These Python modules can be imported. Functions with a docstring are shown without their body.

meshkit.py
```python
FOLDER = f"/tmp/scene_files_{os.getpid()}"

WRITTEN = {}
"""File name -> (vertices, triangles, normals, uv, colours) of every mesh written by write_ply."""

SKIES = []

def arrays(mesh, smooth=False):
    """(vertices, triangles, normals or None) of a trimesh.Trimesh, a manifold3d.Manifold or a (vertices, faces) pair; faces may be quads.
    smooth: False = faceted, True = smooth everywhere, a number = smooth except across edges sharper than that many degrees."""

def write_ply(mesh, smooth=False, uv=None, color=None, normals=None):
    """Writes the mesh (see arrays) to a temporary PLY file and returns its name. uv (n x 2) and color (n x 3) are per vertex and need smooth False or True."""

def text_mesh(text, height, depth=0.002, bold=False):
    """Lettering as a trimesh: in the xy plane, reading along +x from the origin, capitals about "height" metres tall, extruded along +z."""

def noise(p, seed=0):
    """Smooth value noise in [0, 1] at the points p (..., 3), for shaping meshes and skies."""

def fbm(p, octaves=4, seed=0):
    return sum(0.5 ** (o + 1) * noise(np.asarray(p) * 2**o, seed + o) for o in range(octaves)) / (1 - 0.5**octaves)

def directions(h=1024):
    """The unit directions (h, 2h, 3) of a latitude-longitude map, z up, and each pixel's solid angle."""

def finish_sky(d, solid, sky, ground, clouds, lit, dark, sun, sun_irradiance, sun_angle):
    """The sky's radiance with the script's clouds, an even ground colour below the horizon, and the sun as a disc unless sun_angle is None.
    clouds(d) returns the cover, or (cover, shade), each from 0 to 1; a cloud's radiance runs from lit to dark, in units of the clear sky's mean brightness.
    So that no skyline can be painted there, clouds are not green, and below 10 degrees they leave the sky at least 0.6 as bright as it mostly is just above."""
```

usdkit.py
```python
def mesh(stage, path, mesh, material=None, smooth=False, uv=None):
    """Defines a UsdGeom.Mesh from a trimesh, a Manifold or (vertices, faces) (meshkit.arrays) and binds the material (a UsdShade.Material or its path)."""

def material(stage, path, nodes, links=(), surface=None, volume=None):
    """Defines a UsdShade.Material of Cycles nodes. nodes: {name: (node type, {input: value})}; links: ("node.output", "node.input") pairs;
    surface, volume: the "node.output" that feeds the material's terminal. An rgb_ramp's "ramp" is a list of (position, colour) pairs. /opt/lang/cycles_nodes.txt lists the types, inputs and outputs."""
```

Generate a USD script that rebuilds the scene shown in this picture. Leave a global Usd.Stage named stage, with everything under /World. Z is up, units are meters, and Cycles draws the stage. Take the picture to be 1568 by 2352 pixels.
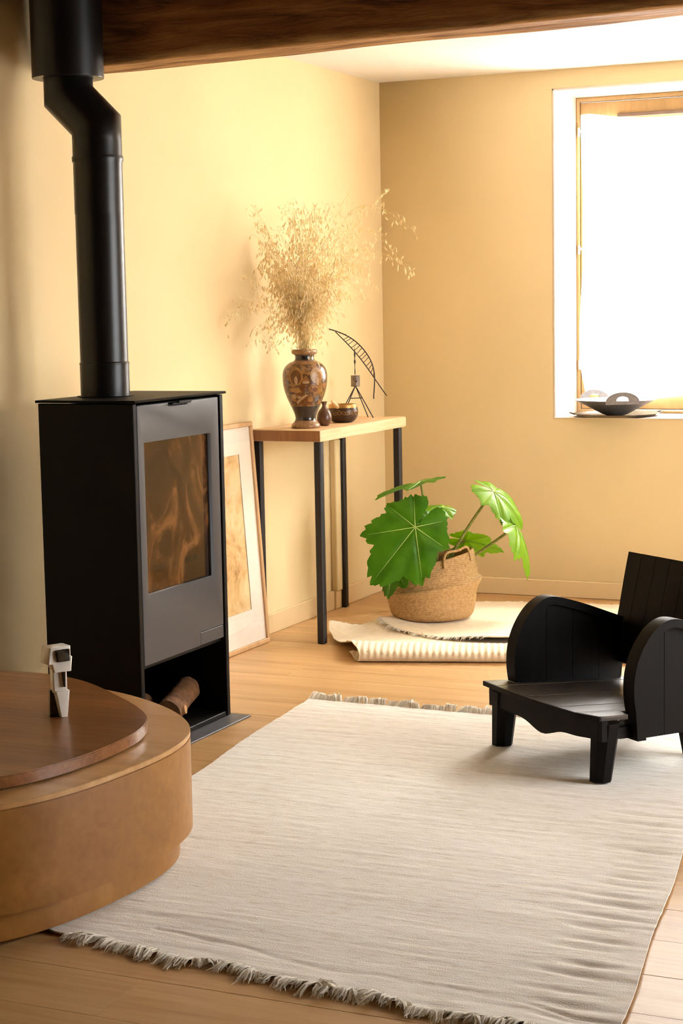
import math, random
import numpy as np, trimesh, shapely.geometry as sg
import manifold3d as m3
import usdkit, meshkit
from pxr import Usd, UsdGeom, UsdLux, UsdShade, Gf, Sdf, Vt

random.seed(7); RNG = np.random.default_rng(7)
stage = Usd.Stage.CreateInMemory()
UsdGeom.SetStageUpAxis(stage, 'Z'); UsdGeom.SetStageMetersPerUnit(stage, 1.0)
UsdGeom.Xform.Define(stage, '/World'); UsdGeom.Scope.Define(stage, '/World/Looks')

# ------------------------------------------------------------------ camera, daylight, exposure
PW, PH, PF = 1568, 2352, 4113.2
YAW, PITCH, ROLL = -0.42669367, 0.11558428, -0.01852937
CAM = np.array([3.499, -8.235, 1.428])
FW = np.array([math.sin(YAW)*math.cos(PITCH), math.cos(YAW)*math.cos(PITCH), -math.sin(PITCH)])
_r = np.array([math.cos(YAW), -math.sin(YAW), 0.0]); _u = np.cross(_r, FW)
RT = math.cos(ROLL)*_r + math.sin(ROLL)*_u; UP = -math.sin(ROLL)*_r + math.cos(ROLL)*_u
EXPOSURE = 1.12
cam = UsdGeom.Camera.Define(stage, '/World/camera')
cam.CreateHorizontalApertureAttr(24.0); cam.CreateVerticalApertureAttr(36.0)
cam.CreateFocalLengthAttr(24.0*PF/PW); cam.CreateClippingRangeAttr(Gf.Vec2f(0.05, 200.0))
cam.CreateExposureAttr(EXPOSURE)
cam.AddTransformOp().Set(Gf.Matrix4d(*RT, 0, *UP, 0, *(-FW), 0, *CAM, 1))

def rect_light(name, centre, toward, w, h, power, color):
    L = UsdLux.RectLight.Define(stage, '/World/' + name)
    L.CreateWidthAttr(w); L.CreateHeightAttr(h); L.CreateIntensityAttr(power); L.CreateColorAttr(Gf.Vec3f(*color))
    z = -np.array(toward, float); z /= np.linalg.norm(z)
    x = np.cross([0, 0, 1.0], z); x /= np.linalg.norm(x); y = np.cross(z, x)
    L.AddTransformOp().Set(Gf.Matrix4d(*x, 0, *y, 0, *z, 0, *centre, 1))
    return L
# daylight outside the window in the far wall and outside the glazed door in the right wall (beyond the frame)
rect_light('daylight_window', (1.95, 1.90, 3.4), (0, -1, -0.88), 3.0, 2.0, 76.0, (1.0, 0.975, 0.94))
rect_light('daylight_door', (6.1, -2.6, 2.5), (-1, 0, -0.6), 3.0, 2.4, 4.6, (1.0, 0.965, 0.92))
dome = UsdLux.DomeLight.Define(stage, '/World/sky'); dome.CreateIntensityAttr(1.3); dome.CreateColorAttr(Gf.Vec3f(0.93, 0.97, 1.0))

# ------------------------------------------------------------------ helpers
def lin(r, g, b):
    return tuple(((c/255)/12.92 if c/255 < 0.04045 else ((c/255+0.055)/1.055)**2.4) for c in (r, g, b))
def at(px, py, axis, val):
    d = FW + RT*(px-PW/2)/PF - UP*(py-PH/2)/PF
    return CAM + d*(val-CAM[axis])/d[axis]
LOOKS = '/World/Looks/'
def mat(name, nodes, links, surface='p.BSDF'):
    return usdkit.material(stage, LOOKS + name, nodes, links, surface=surface)
def plain(name, rgb, rough=0.5, metallic=0.0, vary=0.08, scale=30, bump=0.0, bscale=200, spec=0.5, coords='o.object', stretch=(1, 1, 1), coat=0.0, sheen=0.0, dist=0.002):
    c = np.array(rgb); a, b = tuple(np.clip(c*(1-vary), 0, 1)), tuple(np.clip(c*(1+vary), 0, 1))
    nodes = {'o': ('texture_coordinate', {}), 'mp': ('mapping', {'scale': stretch}),
             'n': ('noise_texture', {'scale': scale, 'detail': 4}),
             'r': ('rgb_ramp', {'ramp': [(0.3, a), (0.7, b)]}),
             'p': ('principled_bsdf', {'roughness': rough, 'metallic': metallic, 'specular_ior_level': spec, 'coat_weight': coat, 'sheen_weight': sheen})}
    links = [(coords, 'mp.vector'), ('mp.vector', 'n.vector'), ('n.fac', 'r.fac'), ('r.color', 'p.base_color')]
    if bump:
        nodes['bn'] = ('noise_texture', {'scale': bscale, 'detail': 3}); nodes['bp'] = ('bump', {'strength': bump, 'distance': dist})
        links += [('mp.vector', 'bn.vector'), ('bn.fac', 'bp.height'), ('bp.normal', 'p.normal')]
    return mat(name, nodes, links)
def wood(name, dark, light, axis='x', grain=9.0, rough=0.4, spec=0.5, bump=0.15, rnd=0.0, rings=0.5, mid=None, coat=0.0, dist=0.0015):
    st = {'x': (0.06, 1, 1), 'y': (1, 0.06, 1), 'z': (1, 1, 0.06)}[axis]
    mid = mid or tuple((np.array(dark)+np.array(light))/2)
    nodes = {'o': ('texture_coordinate', {}), 'inf': ('object_info', {}),
             'off': ('vector_math', {'math_type': 'multiply_add', 'vector2': (1, 1, 1)}) if False else ('combine_xyz', {}),
             'm1': ('math', {'math_type': 'multiply', 'value2': 37.0}), 'ad': ('vector_math', {'math_type': 'add'}),
             'mp': ('mapping', {'scale': st}),
             'n': ('noise_texture', {'scale': grain, 'detail': 6, 'roughness': 0.6, 'distortion': rings}),
             'f': ('noise_texture', {'scale': grain*9, 'detail': 3}),
             'mx': ('mix_float', {'fac': 0.3}),
             'r': ('rgb_ramp', {'ramp': [(0.28, dark), (0.5, mid), (0.72, light)]}),
             'h': ('hsv', {}), 'mv': ('map_range', {'to_min': 1-rnd, 'to_max': 1+rnd}),
             'bp': ('bump', {'strength': bump, 'distance': dist}),
             'p': ('principled_bsdf', {'roughness': rough, 'specular_ior_level': spec, 'coat_weight': coat})}
    links = [('inf.random', 'm1.value1'), ('m1.value', 'off.x'), ('m1.value', 'off.y'), ('o.object', 'ad.vector1'), ('off.vector', 'ad.vector2'),
             ('ad.vector', 'mp.vector'), ('mp.vector', 'n.vector'), ('mp.vector', 'f.vector'), ('n.fac', 'mx.a'), ('f.fac', 'mx.b'), ('mx.result', 'r.fac'),
             ('inf.random', 'mv.value'), ('mv.result', 'h.value'), ('r.color', 'h.color'), ('h.color', 'p.base_color'), ('mx.result', 'bp.height'), ('bp.normal', 'p.normal')]
    return mat(name, nodes, links)

USED = {}
def numbered(parent, name):
    k = (str(parent), name); n = USED.get(k, -1) + 1; USED[k] = n
    return f'{parent}/{name}' + (f'_{n:03d}' if n else '')
BASE = {}
def setdata(prim, label=None, cat=None, group=None, kind=None):
    for k, v in (('label', label), ('category', cat), ('group', group), ('kind', kind)):
        if v: prim.SetCustomDataByKey(k, v)
def thing(name, label=None, cat=None, base=(0, 0, 0), group=None, kind=None):
    path = numbered('/World', name); x = UsdGeom.Xform.Define(stage, path)
    x.AddTranslateOp().Set(Gf.Vec3d(*map(float, base))); BASE[path] = np.array(base, float)
    setdata(x.GetPrim(), label, cat, group, kind); return path
def verts(mesh):
    if hasattr(mesh, 'to_mesh'):
        m = mesh.to_mesh(); return np.array(m.vert_properties[:, :3], float), np.array(m.tri_verts)
    if isinstance(mesh, (tuple, list)): return np.asarray(mesh[0], float), np.asarray(mesh[1], int)
    return np.array(mesh.vertices, float), np.array(mesh.faces)
def part(parent, name, mesh, material, smooth=30, label=None, kind=None):
    """a mesh given in world coordinates, put under its thing (or under a part, at most three levels)"""
    path = numbered(parent, name); v, f = verts(mesh)
    root = '/'.join(parent.split('/')[:3]); b = BASE.get(root, np.zeros(3))
    usdkit.mesh(stage, path, (v-b, f), material, smooth=smooth)
    setdata(stage.GetPrimAtPath(path), label, None, None, kind); return path
def solo(name, mesh, material, label=None, cat=None, base=None, group=None, kind=None, smooth=30):
    path = numbered('/World', name); v, f = verts(mesh)
    usdkit.mesh(stage, path, (v, f), material, smooth=smooth)
    setdata(stage.GetPrimAtPath(path), label, cat, group, kind); return path
def cat(ms):
    V, F, n = [], [], 0
    for m in ms:
        v, f = verts(m)
        if f.shape[1] == 4: f = np.vstack([f[:, [0, 1, 2]], f[:, [0, 2, 3]]])
        V.append(v); F.append(f+n); n += len(v)
    return np.vstack(V), np.vstack(F)
def hull(pts): return m3.Manifold.hull_points(np.asarray(pts, float))
def box(lo, hi, ch=0.0):
    lo, hi = np.minimum(lo, hi).astype(float), np.maximum(lo, hi).astype(float)
    if ch <= 0:
        return hull([[a, b, c] for a in (lo[0], hi[0]) for b in (lo[1], hi[1]) for c in (lo[2], hi[2])])
    ch = min(ch, (hi-lo).min()*0.49); P = []
    for a in (0, 1):
        for b in (0, 1):
            for c in (0, 1):
                p = np.array([hi[0] if a else lo[0], hi[1] if b else lo[1], hi[2] if c else lo[2]])
                s = np.array([-1 if a else 1, -1 if b else 1, -1 if c else 1])*ch
                for k in range(3):
                    q = p + s; q[k] = p[k]; P.append(q)
    return hull(P)
def frame_box(lo, hi, axes, origin, ch=0.003):
    """chamfered box in a local frame: axes rows = local x, y, z in world"""
    v, f = verts(box(lo, hi, ch)); return (v @ np.array(axes) + np.array(origin), f)
def lathe(profile, centre, n=64, tilt=None):
    p = np.asarray(profile, float); a = np.arange(n)*2*math.pi/n
    V = np.stack([p[:, 0][:, None]*np.cos(a), p[:, 0][:, None]*np.sin(a), np.repeat(p[:, 1][:, None], n, 1)], -1)
    m = len(p); i, j = np.meshgrid(np.arange(m-1), np.arange(n), indexing='ij'); k = (j+1) % n
    q = np.stack([i*n+j, i*n+k, (i+1)*n+k, (i+1)*n+j], -1).reshape(-1, 4)
    V = V.reshape(-1, 3)
    if tilt is not None: V = V @ np.array(tilt).T
    return (V + np.array(centre), np.vstack([q[:, [0, 1, 2]], q[:, [0, 2, 3]]]))
def spline(pts, n):
    from scipy.interpolate import CubicSpline
    p = np.asarray(pts, float); s = np.r_[0, np.cumsum(np.linalg.norm(np.diff(p, axis=0), axis=1))]
    return CubicSpline(s, p)(np.linspace(0, s[-1], n))
def tube(points, radius, sides=8, caps=True):
    p = np.asarray(points, float); t = np.gradient(p, axis=0); t /= np.linalg.norm(t, axis=1, keepdims=True)+1e-12
    up = np.array([0.31, 0.17, 0.93]); a = np.cross(t, up); 
    bad = np.linalg.norm(a, axis=1) < 0.15
    if bad.any(): a = np.cross(t, np.array([0.9, -0.3, 0.1]))
    a /= np.linalg.norm(a, axis=1, keepdims=True)+1e-12; b = np.cross(t, a); g = np.arange(sides)*2*math.pi/sides
    r = np.broadcast_to(radius, (len(p),))
    V = (p[:, None] + r[:, None, None]*(np.cos(g)[None, :, None]*a[:, None]+np.sin(g)[None, :, None]*b[:, None])).reshape(-1, 3)
    m, n = len(p), sides; i, j = np.meshgrid(np.arange(m-1), np.arange(n), indexing='ij'); k = (j+1) % n
    q = np.stack([i*n+j, i*n+k, (i+1)*n+k, (i+1)*n+j], -1).reshape(-1, 4); F = [q[:, [0, 1, 2]], q[:, [0, 2, 3]]]
    if caps:
        V = np.vstack([V, p[0], p[-1]]); c0, c1 = len(V)-2, len(V)-1; jj = np.arange(n)
        F += [np.stack([np.full(n, c0), (jj+1) % n, jj], 1), np.stack([np.full(n, c1), (m-1)*n+jj, (m-1)*n+(jj+1) % n], 1)]
    return V, np.vstack(F)
def sheet(G, thick):
    """closed slab from an (n, m, 3) grid, thickness along the downward normal"""
    n, m = G.shape[:2]; du = np.gradient(G, axis=0); dv = np.gradient(G, axis=1); N = np.cross(du, dv); N /= np.linalg.norm(N, axis=2, keepdims=True)+1e-12
    if N[..., 2].mean() < 0: N = -N; flip = True
    else: flip = False
    B = G - N*thick; V = np.vstack([G.reshape(-1, 3), B.reshape(-1, 3)]); o = n*m
    i, j = np.meshgrid(np.arange(n-1), np.arange(m-1), indexing='ij')
    q = np.stack([i*m+j, (i+1)*m+j, (i+1)*m+j+1, i*m+j+1], -1).reshape(-1, 4)
    if flip: q = q[:, ::-1]
    edge = np.r_[np.arange(m), np.arange(1, n)*m+m-1, (n-1)*m+np.arange(m-2, -1, -1), np.arange(n-2, 0, -1)*m]
    e2 = np.roll(edge, -1); s = np.stack([edge, e2, e2+o, edge+o], 1)
    if not flip: pass
    else: s = s[:, ::-1]
    Q = np.vstack([q, q[:, ::-1]+o, s[:, ::-1] if False else s])
    return V, np.vstack([Q[:, [0, 1, 2]], Q[:, [0, 2, 3]]])
def prism(poly, depth_axis, a0, a1, bevel=0.0):
    """2-D outline (list of pairs in the two remaining axes) extruded along an axis"""
    m = m3.CrossSection([np.asarray(poly, float)]).extrude(abs(a1-a0)); v, f = verts(m)
    lo = min(a0, a1); o = np.empty_like(v)
    k = {'x': (1, 2, 0), 'y': (0, 2, 1), 'z': (0, 1, 2)}[depth_axis]
    o[:, k[0]] = v[:, 0]; o[:, k[1]] = v[:, 1]; o[:, k[2]] = v[:, 2]+lo
    return (o, f[:, ::-1] if depth_axis == 'y' else f)

# ------------------------------------------------------------------ materials of the room
WALL = lin(226, 202, 154)
M_wall = plain('wall_plaster', WALL, 0.75, vary=0.035, scale=1.6, bump=0.12, bscale=26, spec=0.25, dist=0.004)
M_ceil = plain('ceiling_paint', lin(238, 232, 224), 0.8, vary=0.015, scale=2, bump=0.05, bscale=40, spec=0.2)
M_reveal = plain('reveal_paint', lin(222, 206, 192), 0.65, vary=0.015, scale=4, bump=0.05, bscale=60, spec=0.3)
M_base = plain('baseboard_paint', lin(222, 194, 146), 0.45, vary=0.03, scale=6, spec=0.4)
M_frame = wood('window_wood', lin(166, 134, 86), lin(192, 160, 108), 'z', 14, 0.45)
M_floor = wood('oak_floor', lin(172, 128, 78), lin(216, 178, 124), 'x', 7, 0.40, spec=0.35, bump=0.12, rnd=0.05, rings=1.2, mid=lin(198, 156, 104), dist=0.001)
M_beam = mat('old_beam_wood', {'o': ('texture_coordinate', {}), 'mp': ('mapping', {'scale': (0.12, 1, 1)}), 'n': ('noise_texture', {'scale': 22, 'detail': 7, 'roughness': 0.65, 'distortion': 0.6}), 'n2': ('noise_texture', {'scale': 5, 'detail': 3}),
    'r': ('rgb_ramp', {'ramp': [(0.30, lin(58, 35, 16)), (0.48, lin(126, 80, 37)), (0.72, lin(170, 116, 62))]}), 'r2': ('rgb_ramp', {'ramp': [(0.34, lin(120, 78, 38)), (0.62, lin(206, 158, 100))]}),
    'sx': ('separate_xyz', {}), 'lift': ('math', {'math_type': 'multiply_add', 'value2': -0.0165}), 'nz': ('math', {'math_type': 'multiply_add', 'value2': -0.05}), 'w': ('map_range', {'from_min': 2.231, 'from_max': 2.212, 'clamp': True}), 'mx': ('mix_color', {}),  # lowest edge paler: worn wood plus brightness painted in for the underside
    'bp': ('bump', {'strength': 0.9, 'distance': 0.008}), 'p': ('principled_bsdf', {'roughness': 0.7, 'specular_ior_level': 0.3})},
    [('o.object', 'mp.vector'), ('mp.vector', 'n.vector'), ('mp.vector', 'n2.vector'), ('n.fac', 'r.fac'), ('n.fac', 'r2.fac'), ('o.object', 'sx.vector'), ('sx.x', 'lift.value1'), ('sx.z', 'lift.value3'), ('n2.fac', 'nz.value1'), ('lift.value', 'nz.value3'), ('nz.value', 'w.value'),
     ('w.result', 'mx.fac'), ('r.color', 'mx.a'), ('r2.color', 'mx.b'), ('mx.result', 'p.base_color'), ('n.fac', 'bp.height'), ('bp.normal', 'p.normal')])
M_white = plain('white_enamel', lin(240, 234, 224), 0.35, vary=0.01)
M_grey = plain('grey_vent', lin(120, 100, 84), 0.5)
M_dark = plain('dark_gap', lin(24, 20, 17), 0.8)
def glass_pane(name, tint=(1, 1, 1)):
    return mat(name, {'f': ('fresnel', {'IOR': 1.45}), 'ge': ('geometry', {}), 'iv': ('math', {'math_type': 'subtract', 'value1': 1.0}), 'mu': ('math', {'math_type': 'multiply'}), 't': ('transparent_bsdf', {'color': tint}), 'g': ('glossy_bsdf', {'roughness': 0.02, 'color': (1, 1, 1)}), 'm': ('mix_closure', {})},
               [('ge.backfacing', 'iv.value2'), ('f.fac', 'mu.value1'), ('iv.value', 'mu.value2'), ('mu.value', 'm.fac'), ('t.BSDF', 'm.closure1'), ('g.BSDF', 'm.closure2')], 'm.closure')
M_pane = glass_pane('window_glass')

# ------------------------------------------------------------------ room shell
RX, RY, RZ = 4.7, -12.5, 2.5          # right wall, wall behind the camera, ceiling
WX0, WX1, WZ0, WZ1, WD = 0.88, 2.26, 0.868, 2.415, 0.355   # window opening and depth of its reveal
DY0, DY1, DZ1 = -3.75, -1.45, 2.25   # glazed door in the right wall, outside the frame
fl = thing('floor', kind='structure')
part(fl, 'subfloor', box((-0.4, RY-0.2, -0.12), (RX+0.4, 0.4, -0.022)), M_dark, 0)
y = -5.16 + 0.21*24.5; row = 0
while y > RY:
    y0, y1 = max(y-0.21, RY), min(y, 0.0)
    if y1 - y0 > 0.02:
        x = -random.uniform(0.1, 1.7)
        while x < RX:
            x1 = x + random.uniform(1.5, 2.3)
            a, b = max(x, 0.0), min(x1, RX)
            if b - a > 0.05:
                part(fl, 'plank', box((a+0.0002, y0+0.0002, -0.022), (b-0.0002, y1-0.0002, random.uniform(-0.0005, 0.0)), 0.0009), M_floor, 0)
            x = x1
    y -= 0.21; row += 1
solo('wall_left', box((-0.4, RY-0.2, -0.12), (0, 0.4, RZ+0.1)), M_wall, kind='structure')
wb = box((0, 0, -0.12), (RX+0.4, 0.4, RZ+0.1)) - box((WX0, -0.1, WZ0), (WX1, 0.6, WZ1))
solo('wall_back', wb, M_wall, kind='structure', smooth=0)
wr = box((RX, RY, -0.12), (RX+0.4, 0, RZ+0.1)) - box((RX-0.1, DY0, 0.0), (RX+0.6, DY1, DZ1))
solo('wall_right', wr, M_wall, kind='structure', smooth=0)
M_brownwall = plain('brown_wall', lin(96, 72, 50), 0.7, vary=0.06, scale=2)
solo('wall_front', box((0, RY-0.2, -0.12), (RX+0.4, RY, RZ+0.1)), M_brownwall, kind='structure')
solo('ceiling', box((-0.4, RY-0.2, RZ), (RX+0.4, 0.4, RZ+0.15)), M_ceil, kind='structure')
M_boards = wood('dark_ceiling_boards', lin(40, 24, 12), lin(84, 54, 30), 'y', 6, 0.6)
tb_ = thing('trim_2', kind='structure')
for k in range(24):
    part(tb_, 'ceiling_board', box((0.002+k*RX/24, RY, RZ-0.022), (-0.002+(k+1)*RX/24, -3.02, RZ), 0.003), M_boards, 0)
bl = thing('baseboard_left', kind='structure')
part(bl, 'board', box((0, RY, 0), (0.016, -0.668, 0.088), 0.003), M_base); part(bl, 'board', box((0, -0.545, 0), (0.016, -0.018, 0.088), 0.003), M_base)
solo('baseboard_back', box((0.0, -0.018, 0), (RX, 0.0, 0.083), 0.004), M_base, kind='structure')
solo('baseboard_right', box((RX-0.018, RY, 0), (RX, DY0-0.02, 0.083), 0.004), M_base, kind='structure')
# boxed-in riser on the left wall under the console table
tr = thing('trim_1', kind='structure')
part(tr, 'casing', box((0.0, -0.664, 0.085), (0.030, -0.55, 0.80), 0.004), M_wall)
part(tr, 'plinth_block', box((0.0, -0.668, 0.0), (0.024, -0.545, 0.085), 0.003), M_base)

# window in the far wall
w = thing('window_1', kind='structure')
t = 0.012
part(w, 'reveal', box((WX0, -0.002, WZ0), (WX0+t, WD, WZ1), 0.003), M_reveal)
part(w, 'reveal', box((WX1-t, -0.002, WZ0), (WX1, WD, WZ1), 0.003), M_reveal)
part(w, 'reveal', box((WX0, -0.002, WZ1-t), (WX1, WD, WZ1), 0.003), M_reveal)
part(w, 'window_sill', box((WX0, -0.006, WZ0-0.002), (WX1, WD, WZ0+0.003), 0.002), M_reveal)
fx0, fx1, fz0, fz1 = WX0+t, WX1-t, WZ0+0.003, WZ1-t
def ring(lo, hi, wl, wr_, wb_, wt, y0, y1):
    return box((lo[0], y0, lo[1]), (hi[0], y1, hi[1]), 0.003) - box((lo[0]+wl, y0-1, lo[1]+wb_), (hi[0]-wr_, y1+1, hi[1]-wt))
part(w, 'window_frame', ring((fx0, fz0), (fx1, fz1), 0.018, 0.018, 0.018, 0.022, WD-0.012, WD+0.05), M_frame, 0)
xm = (fx0+fx1)/2
for a, b in ((fx0+0.020, xm-0.002), (xm+0.002, fx1-0.020)):
    s = part(w, 'sash', ring((a, fz0+0.020), (b, fz1-0.026), 0.062, 0.062, 0.075, 0.085, WD-0.004, WD+0.045), M_frame, 0)
    part(s, 'pane', box((a+0.058, WD+0.018, fz0+0.09), (b-0.058, WD+0.022, fz1-0.105)), M_pane, 0)
for z in (2.238, 1.671, 1.107):
    h = part(w, 'hinge', cat([tube([(fx0+0.016, WD-0.016, z-0.022), (fx0+0.016, WD-0.016, z+0.022)], 0.0065, 10), box((fx0+0.016, WD-0.016, z-0.002), (fx0+0.032, WD-0.010, z+0.010))]), M_white, 40, label='white hinge barrel')
part(w, 'trickle_vent', box((1.10, WD-0.018, 2.298), (1.66, WD-0.003, 2.318), 0.003), M_grey, label='thin grey brown vent strip')
# glazed door in the right wall (outside the frame)
d = thing('window_2', kind='structure')
dm = (DY0+DY1)/2
def ringx(y0, y1, z0, z1, s, x0, x1): return box((x0, y0, z0), (x1, y1, z1), 0.003) - box((x0-1, y0+s, z0+s), (x1+1, y1-s, z1-s))
for a, b in ((DY0+0.004, dm-0.002), (dm+0.002, DY1-0.004)):
    s = part(d, 'sash', ringx(a, b, 0.004, DZ1-0.004, 0.08, RX+0.15, RX+0.20), M_frame, 0)
    part(s, 'pane', box((RX+0.17, a+0.07, 0.07), (RX+0.175, b-0.07, DZ1-0.07)), M_pane, 0)

# ceiling beam across the room
bx = np.linspace(0.0, RX, 160); prof_n = 40
def beam_mesh():
    # rounded-rect section with hewn, waney lower edges, swept along x
    sec = []
    y0, y1, zb, zt = -3.0, -2.80, 2.228, 2.5
    loop = [(y0, zt)] + [(y0, zt-(zt-zb)*k/14) for k in range(1, 14)] + [(y0, zb+0.010), (y0+0.006, zb+0.002)] + [(y0+0.012+(y1-y0-0.024)*k/12, zb) for k in range(13)] + [(y1-0.004, zb+0.004), (y1, zb+0.012)] + [(y1, zb+(zt-zb)*k/6) for k in range(1, 7)]
    loop = np.array(loop); n = len(loop); V = np.zeros((len(bx), n, 3))
    V[..., 0] = bx[:, None]; V[..., 1] = loop[None, :, 0]; V[..., 2] = loop[None, :, 1]
    p = V.copy(); q = p*np.array([1.6, 9, 9]); d1 = meshkit.fbm(q, 4, 3)-0.5; d2 = meshkit.fbm(p*np.array([0.7, 3, 3]), 2, 9)-0.5
    low = np.clip(1-(V[..., 2]-zb)/0.06, 0, 1)
    V[..., 1] += d1*0.016*np.where(V[..., 1] < -2.9, 1, -1)*(0.4+low) + d2*0.02
    V[..., 2] += np.where(V[..., 2] < 2.48, (d1*0.016 + d2*0.02)*low, 0) + (bx[:, None]*0.0165)*low
    # long drying crack in the near face
    zc = 2.335 + 0.10*V[..., 0] + 0.012*np.sin(V[..., 0]*5); crack = np.exp(-((V[..., 2]-zc)/0.008)**2)*(V[..., 1] < -2.93)*(meshkit.noise(V*np.array([2.2, 0.1, 0.1]), 4) > 0.35)
    V[..., 1] += crack*0.02
    i, j = np.meshgrid(np.arange(len(bx)-1), np.arange(n), indexing='ij'); k = (j+1) % n
    qd = np.stack([i*n+j, (i+1)*n+j, (i+1)*n+k, i*n+k], -1).reshape(-1, 4)
    return (V.reshape(-1, 3), np.vstack([qd[:, [0, 2, 1]], qd[:, [0, 3, 2]]]))
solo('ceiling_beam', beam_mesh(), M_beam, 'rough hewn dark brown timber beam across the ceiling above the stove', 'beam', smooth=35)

# ------------------------------------------------------------------ wood stove
M_steel = plain('stove_black_steel', lin(12, 10, 9), 0.5, vary=0.1, scale=220, bump=0.08, bscale=900, spec=0.14, dist=0.0006)
M_door = plain('stove_door_steel', lin(56, 56, 60), 0.46, vary=0.08, scale=260, bump=0.08, bscale=900, spec=0.55, dist=0.0006)
M_pipe = plain('flue_black_enamel', lin(12, 10, 9), 0.32, vary=0.1, scale=120, bump=0.03, bscale=700, spec=0.4, dist=0.0005)
M_brick = plain('firebox_lining', lin(214, 160, 100), 0.9, vary=0.25, scale=7, bump=0.3, bscale=60)
M_slate = plain('hearth_steel', lin(92, 92, 96), 0.45, vary=0.1, scale=20)
M_glass_soot = mat('sooty_stove_glass', {
    'o': ('texture_coordinate', {}), 'mp': ('mapping', {'scale': (1, 1.3, 1.0)}), 'n': ('noise_texture', {'scale': 5.0, 'detail': 5, 'roughness': 0.62, 'distortion': 1.2}),
    'r': ('rgb_ramp', {'ramp': [(0.38, (0.0, 0.0, 0.0)), (0.52, (0.12, 0.12, 0.12)), (0.66, (0.55, 0.55, 0.55))]}), 'bw': ('rgb_to_bw', {}),
    'f': ('fresnel', {'IOR': 1.5}), 'ge': ('geometry', {}), 'iv': ('math', {'math_type': 'subtract', 'value1': 1.0}), 'mu': ('math', {'math_type': 'multiply'}), 't': ('transparent_bsdf', {'color': (0.46, 0.36, 0.24)}), 'df': ('diffuse_bsdf', {'color': lin(146, 96, 50)}),
    'g': ('glossy_bsdf', {'roughness': 0.08, 'color': (1, 0.97, 0.93)}), 'm1': ('mix_closure', {}), 'm2': ('mix_closure', {})},
    [('o.object', 'mp.vector'), ('mp.vector', 'n.vector'), ('n.fac', 'r.fac'), ('r.color', 'bw.color'), ('bw.val', 'm1.fac'), ('t.BSDF', 'm1.closure1'), ('df.BSDF', 'm1.closure2'),
     ('ge.backfacing', 'iv.value2'), ('f.fac', 'mu.value1'), ('iv.value', 'mu.value2'), ('mu.value', 'm2.fac'), ('m1.closure', 'm2.closure1'), ('g.BSDF', 'm2.closure2')], 'm2.closure')
solo('hearth_plate', box((0.17, -3.44, 0.0005), (0.655, -2.775, 0.006), 0.001), M_slate, 'flat grey steel hearth plate under the black wood stove', 'hearth plate')
SX0, SX1, SY0, SY1, SZ = 0.235, 0.588, -3.396, -2.800, 1.128
st = thing('wood_stove', 'tall black steel wood stove with a glass door and an open log niche', 'stove', (0.41, -3.1, 0.006))
part(st, 'side_panel', box((SX0, SY0, 0.008), (SX1, SY0+0.022, SZ), 0.002), M_steel)
part(st, 'side_panel', box((SX0, SY1-0.022, 0.008), (SX1, SY1, SZ), 0.002), M_steel)
part(st, 'back_panel', box((SX0, SY0+0.022, 0.03), (SX0+0.02, SY1-0.022, SZ-0.01)), M_steel)
part(st, 'bottom_plate', box((SX0, SY0+0.022, 0.008), (SX1-0.004, SY1-0.022, 0.024), 0.002), M_steel)
part(st, 'top_plate', hull([(x, y_, z) for z in (SZ+0.003, SZ+0.011) for x, y_ in ((SX0-0.002, SY0-0.012), (SX1+0.010, SY0-0.004), (SX1+0.010, SY1+0.006), (SX0-0.002, SY1+0.004))]), M_steel, 0)
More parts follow.
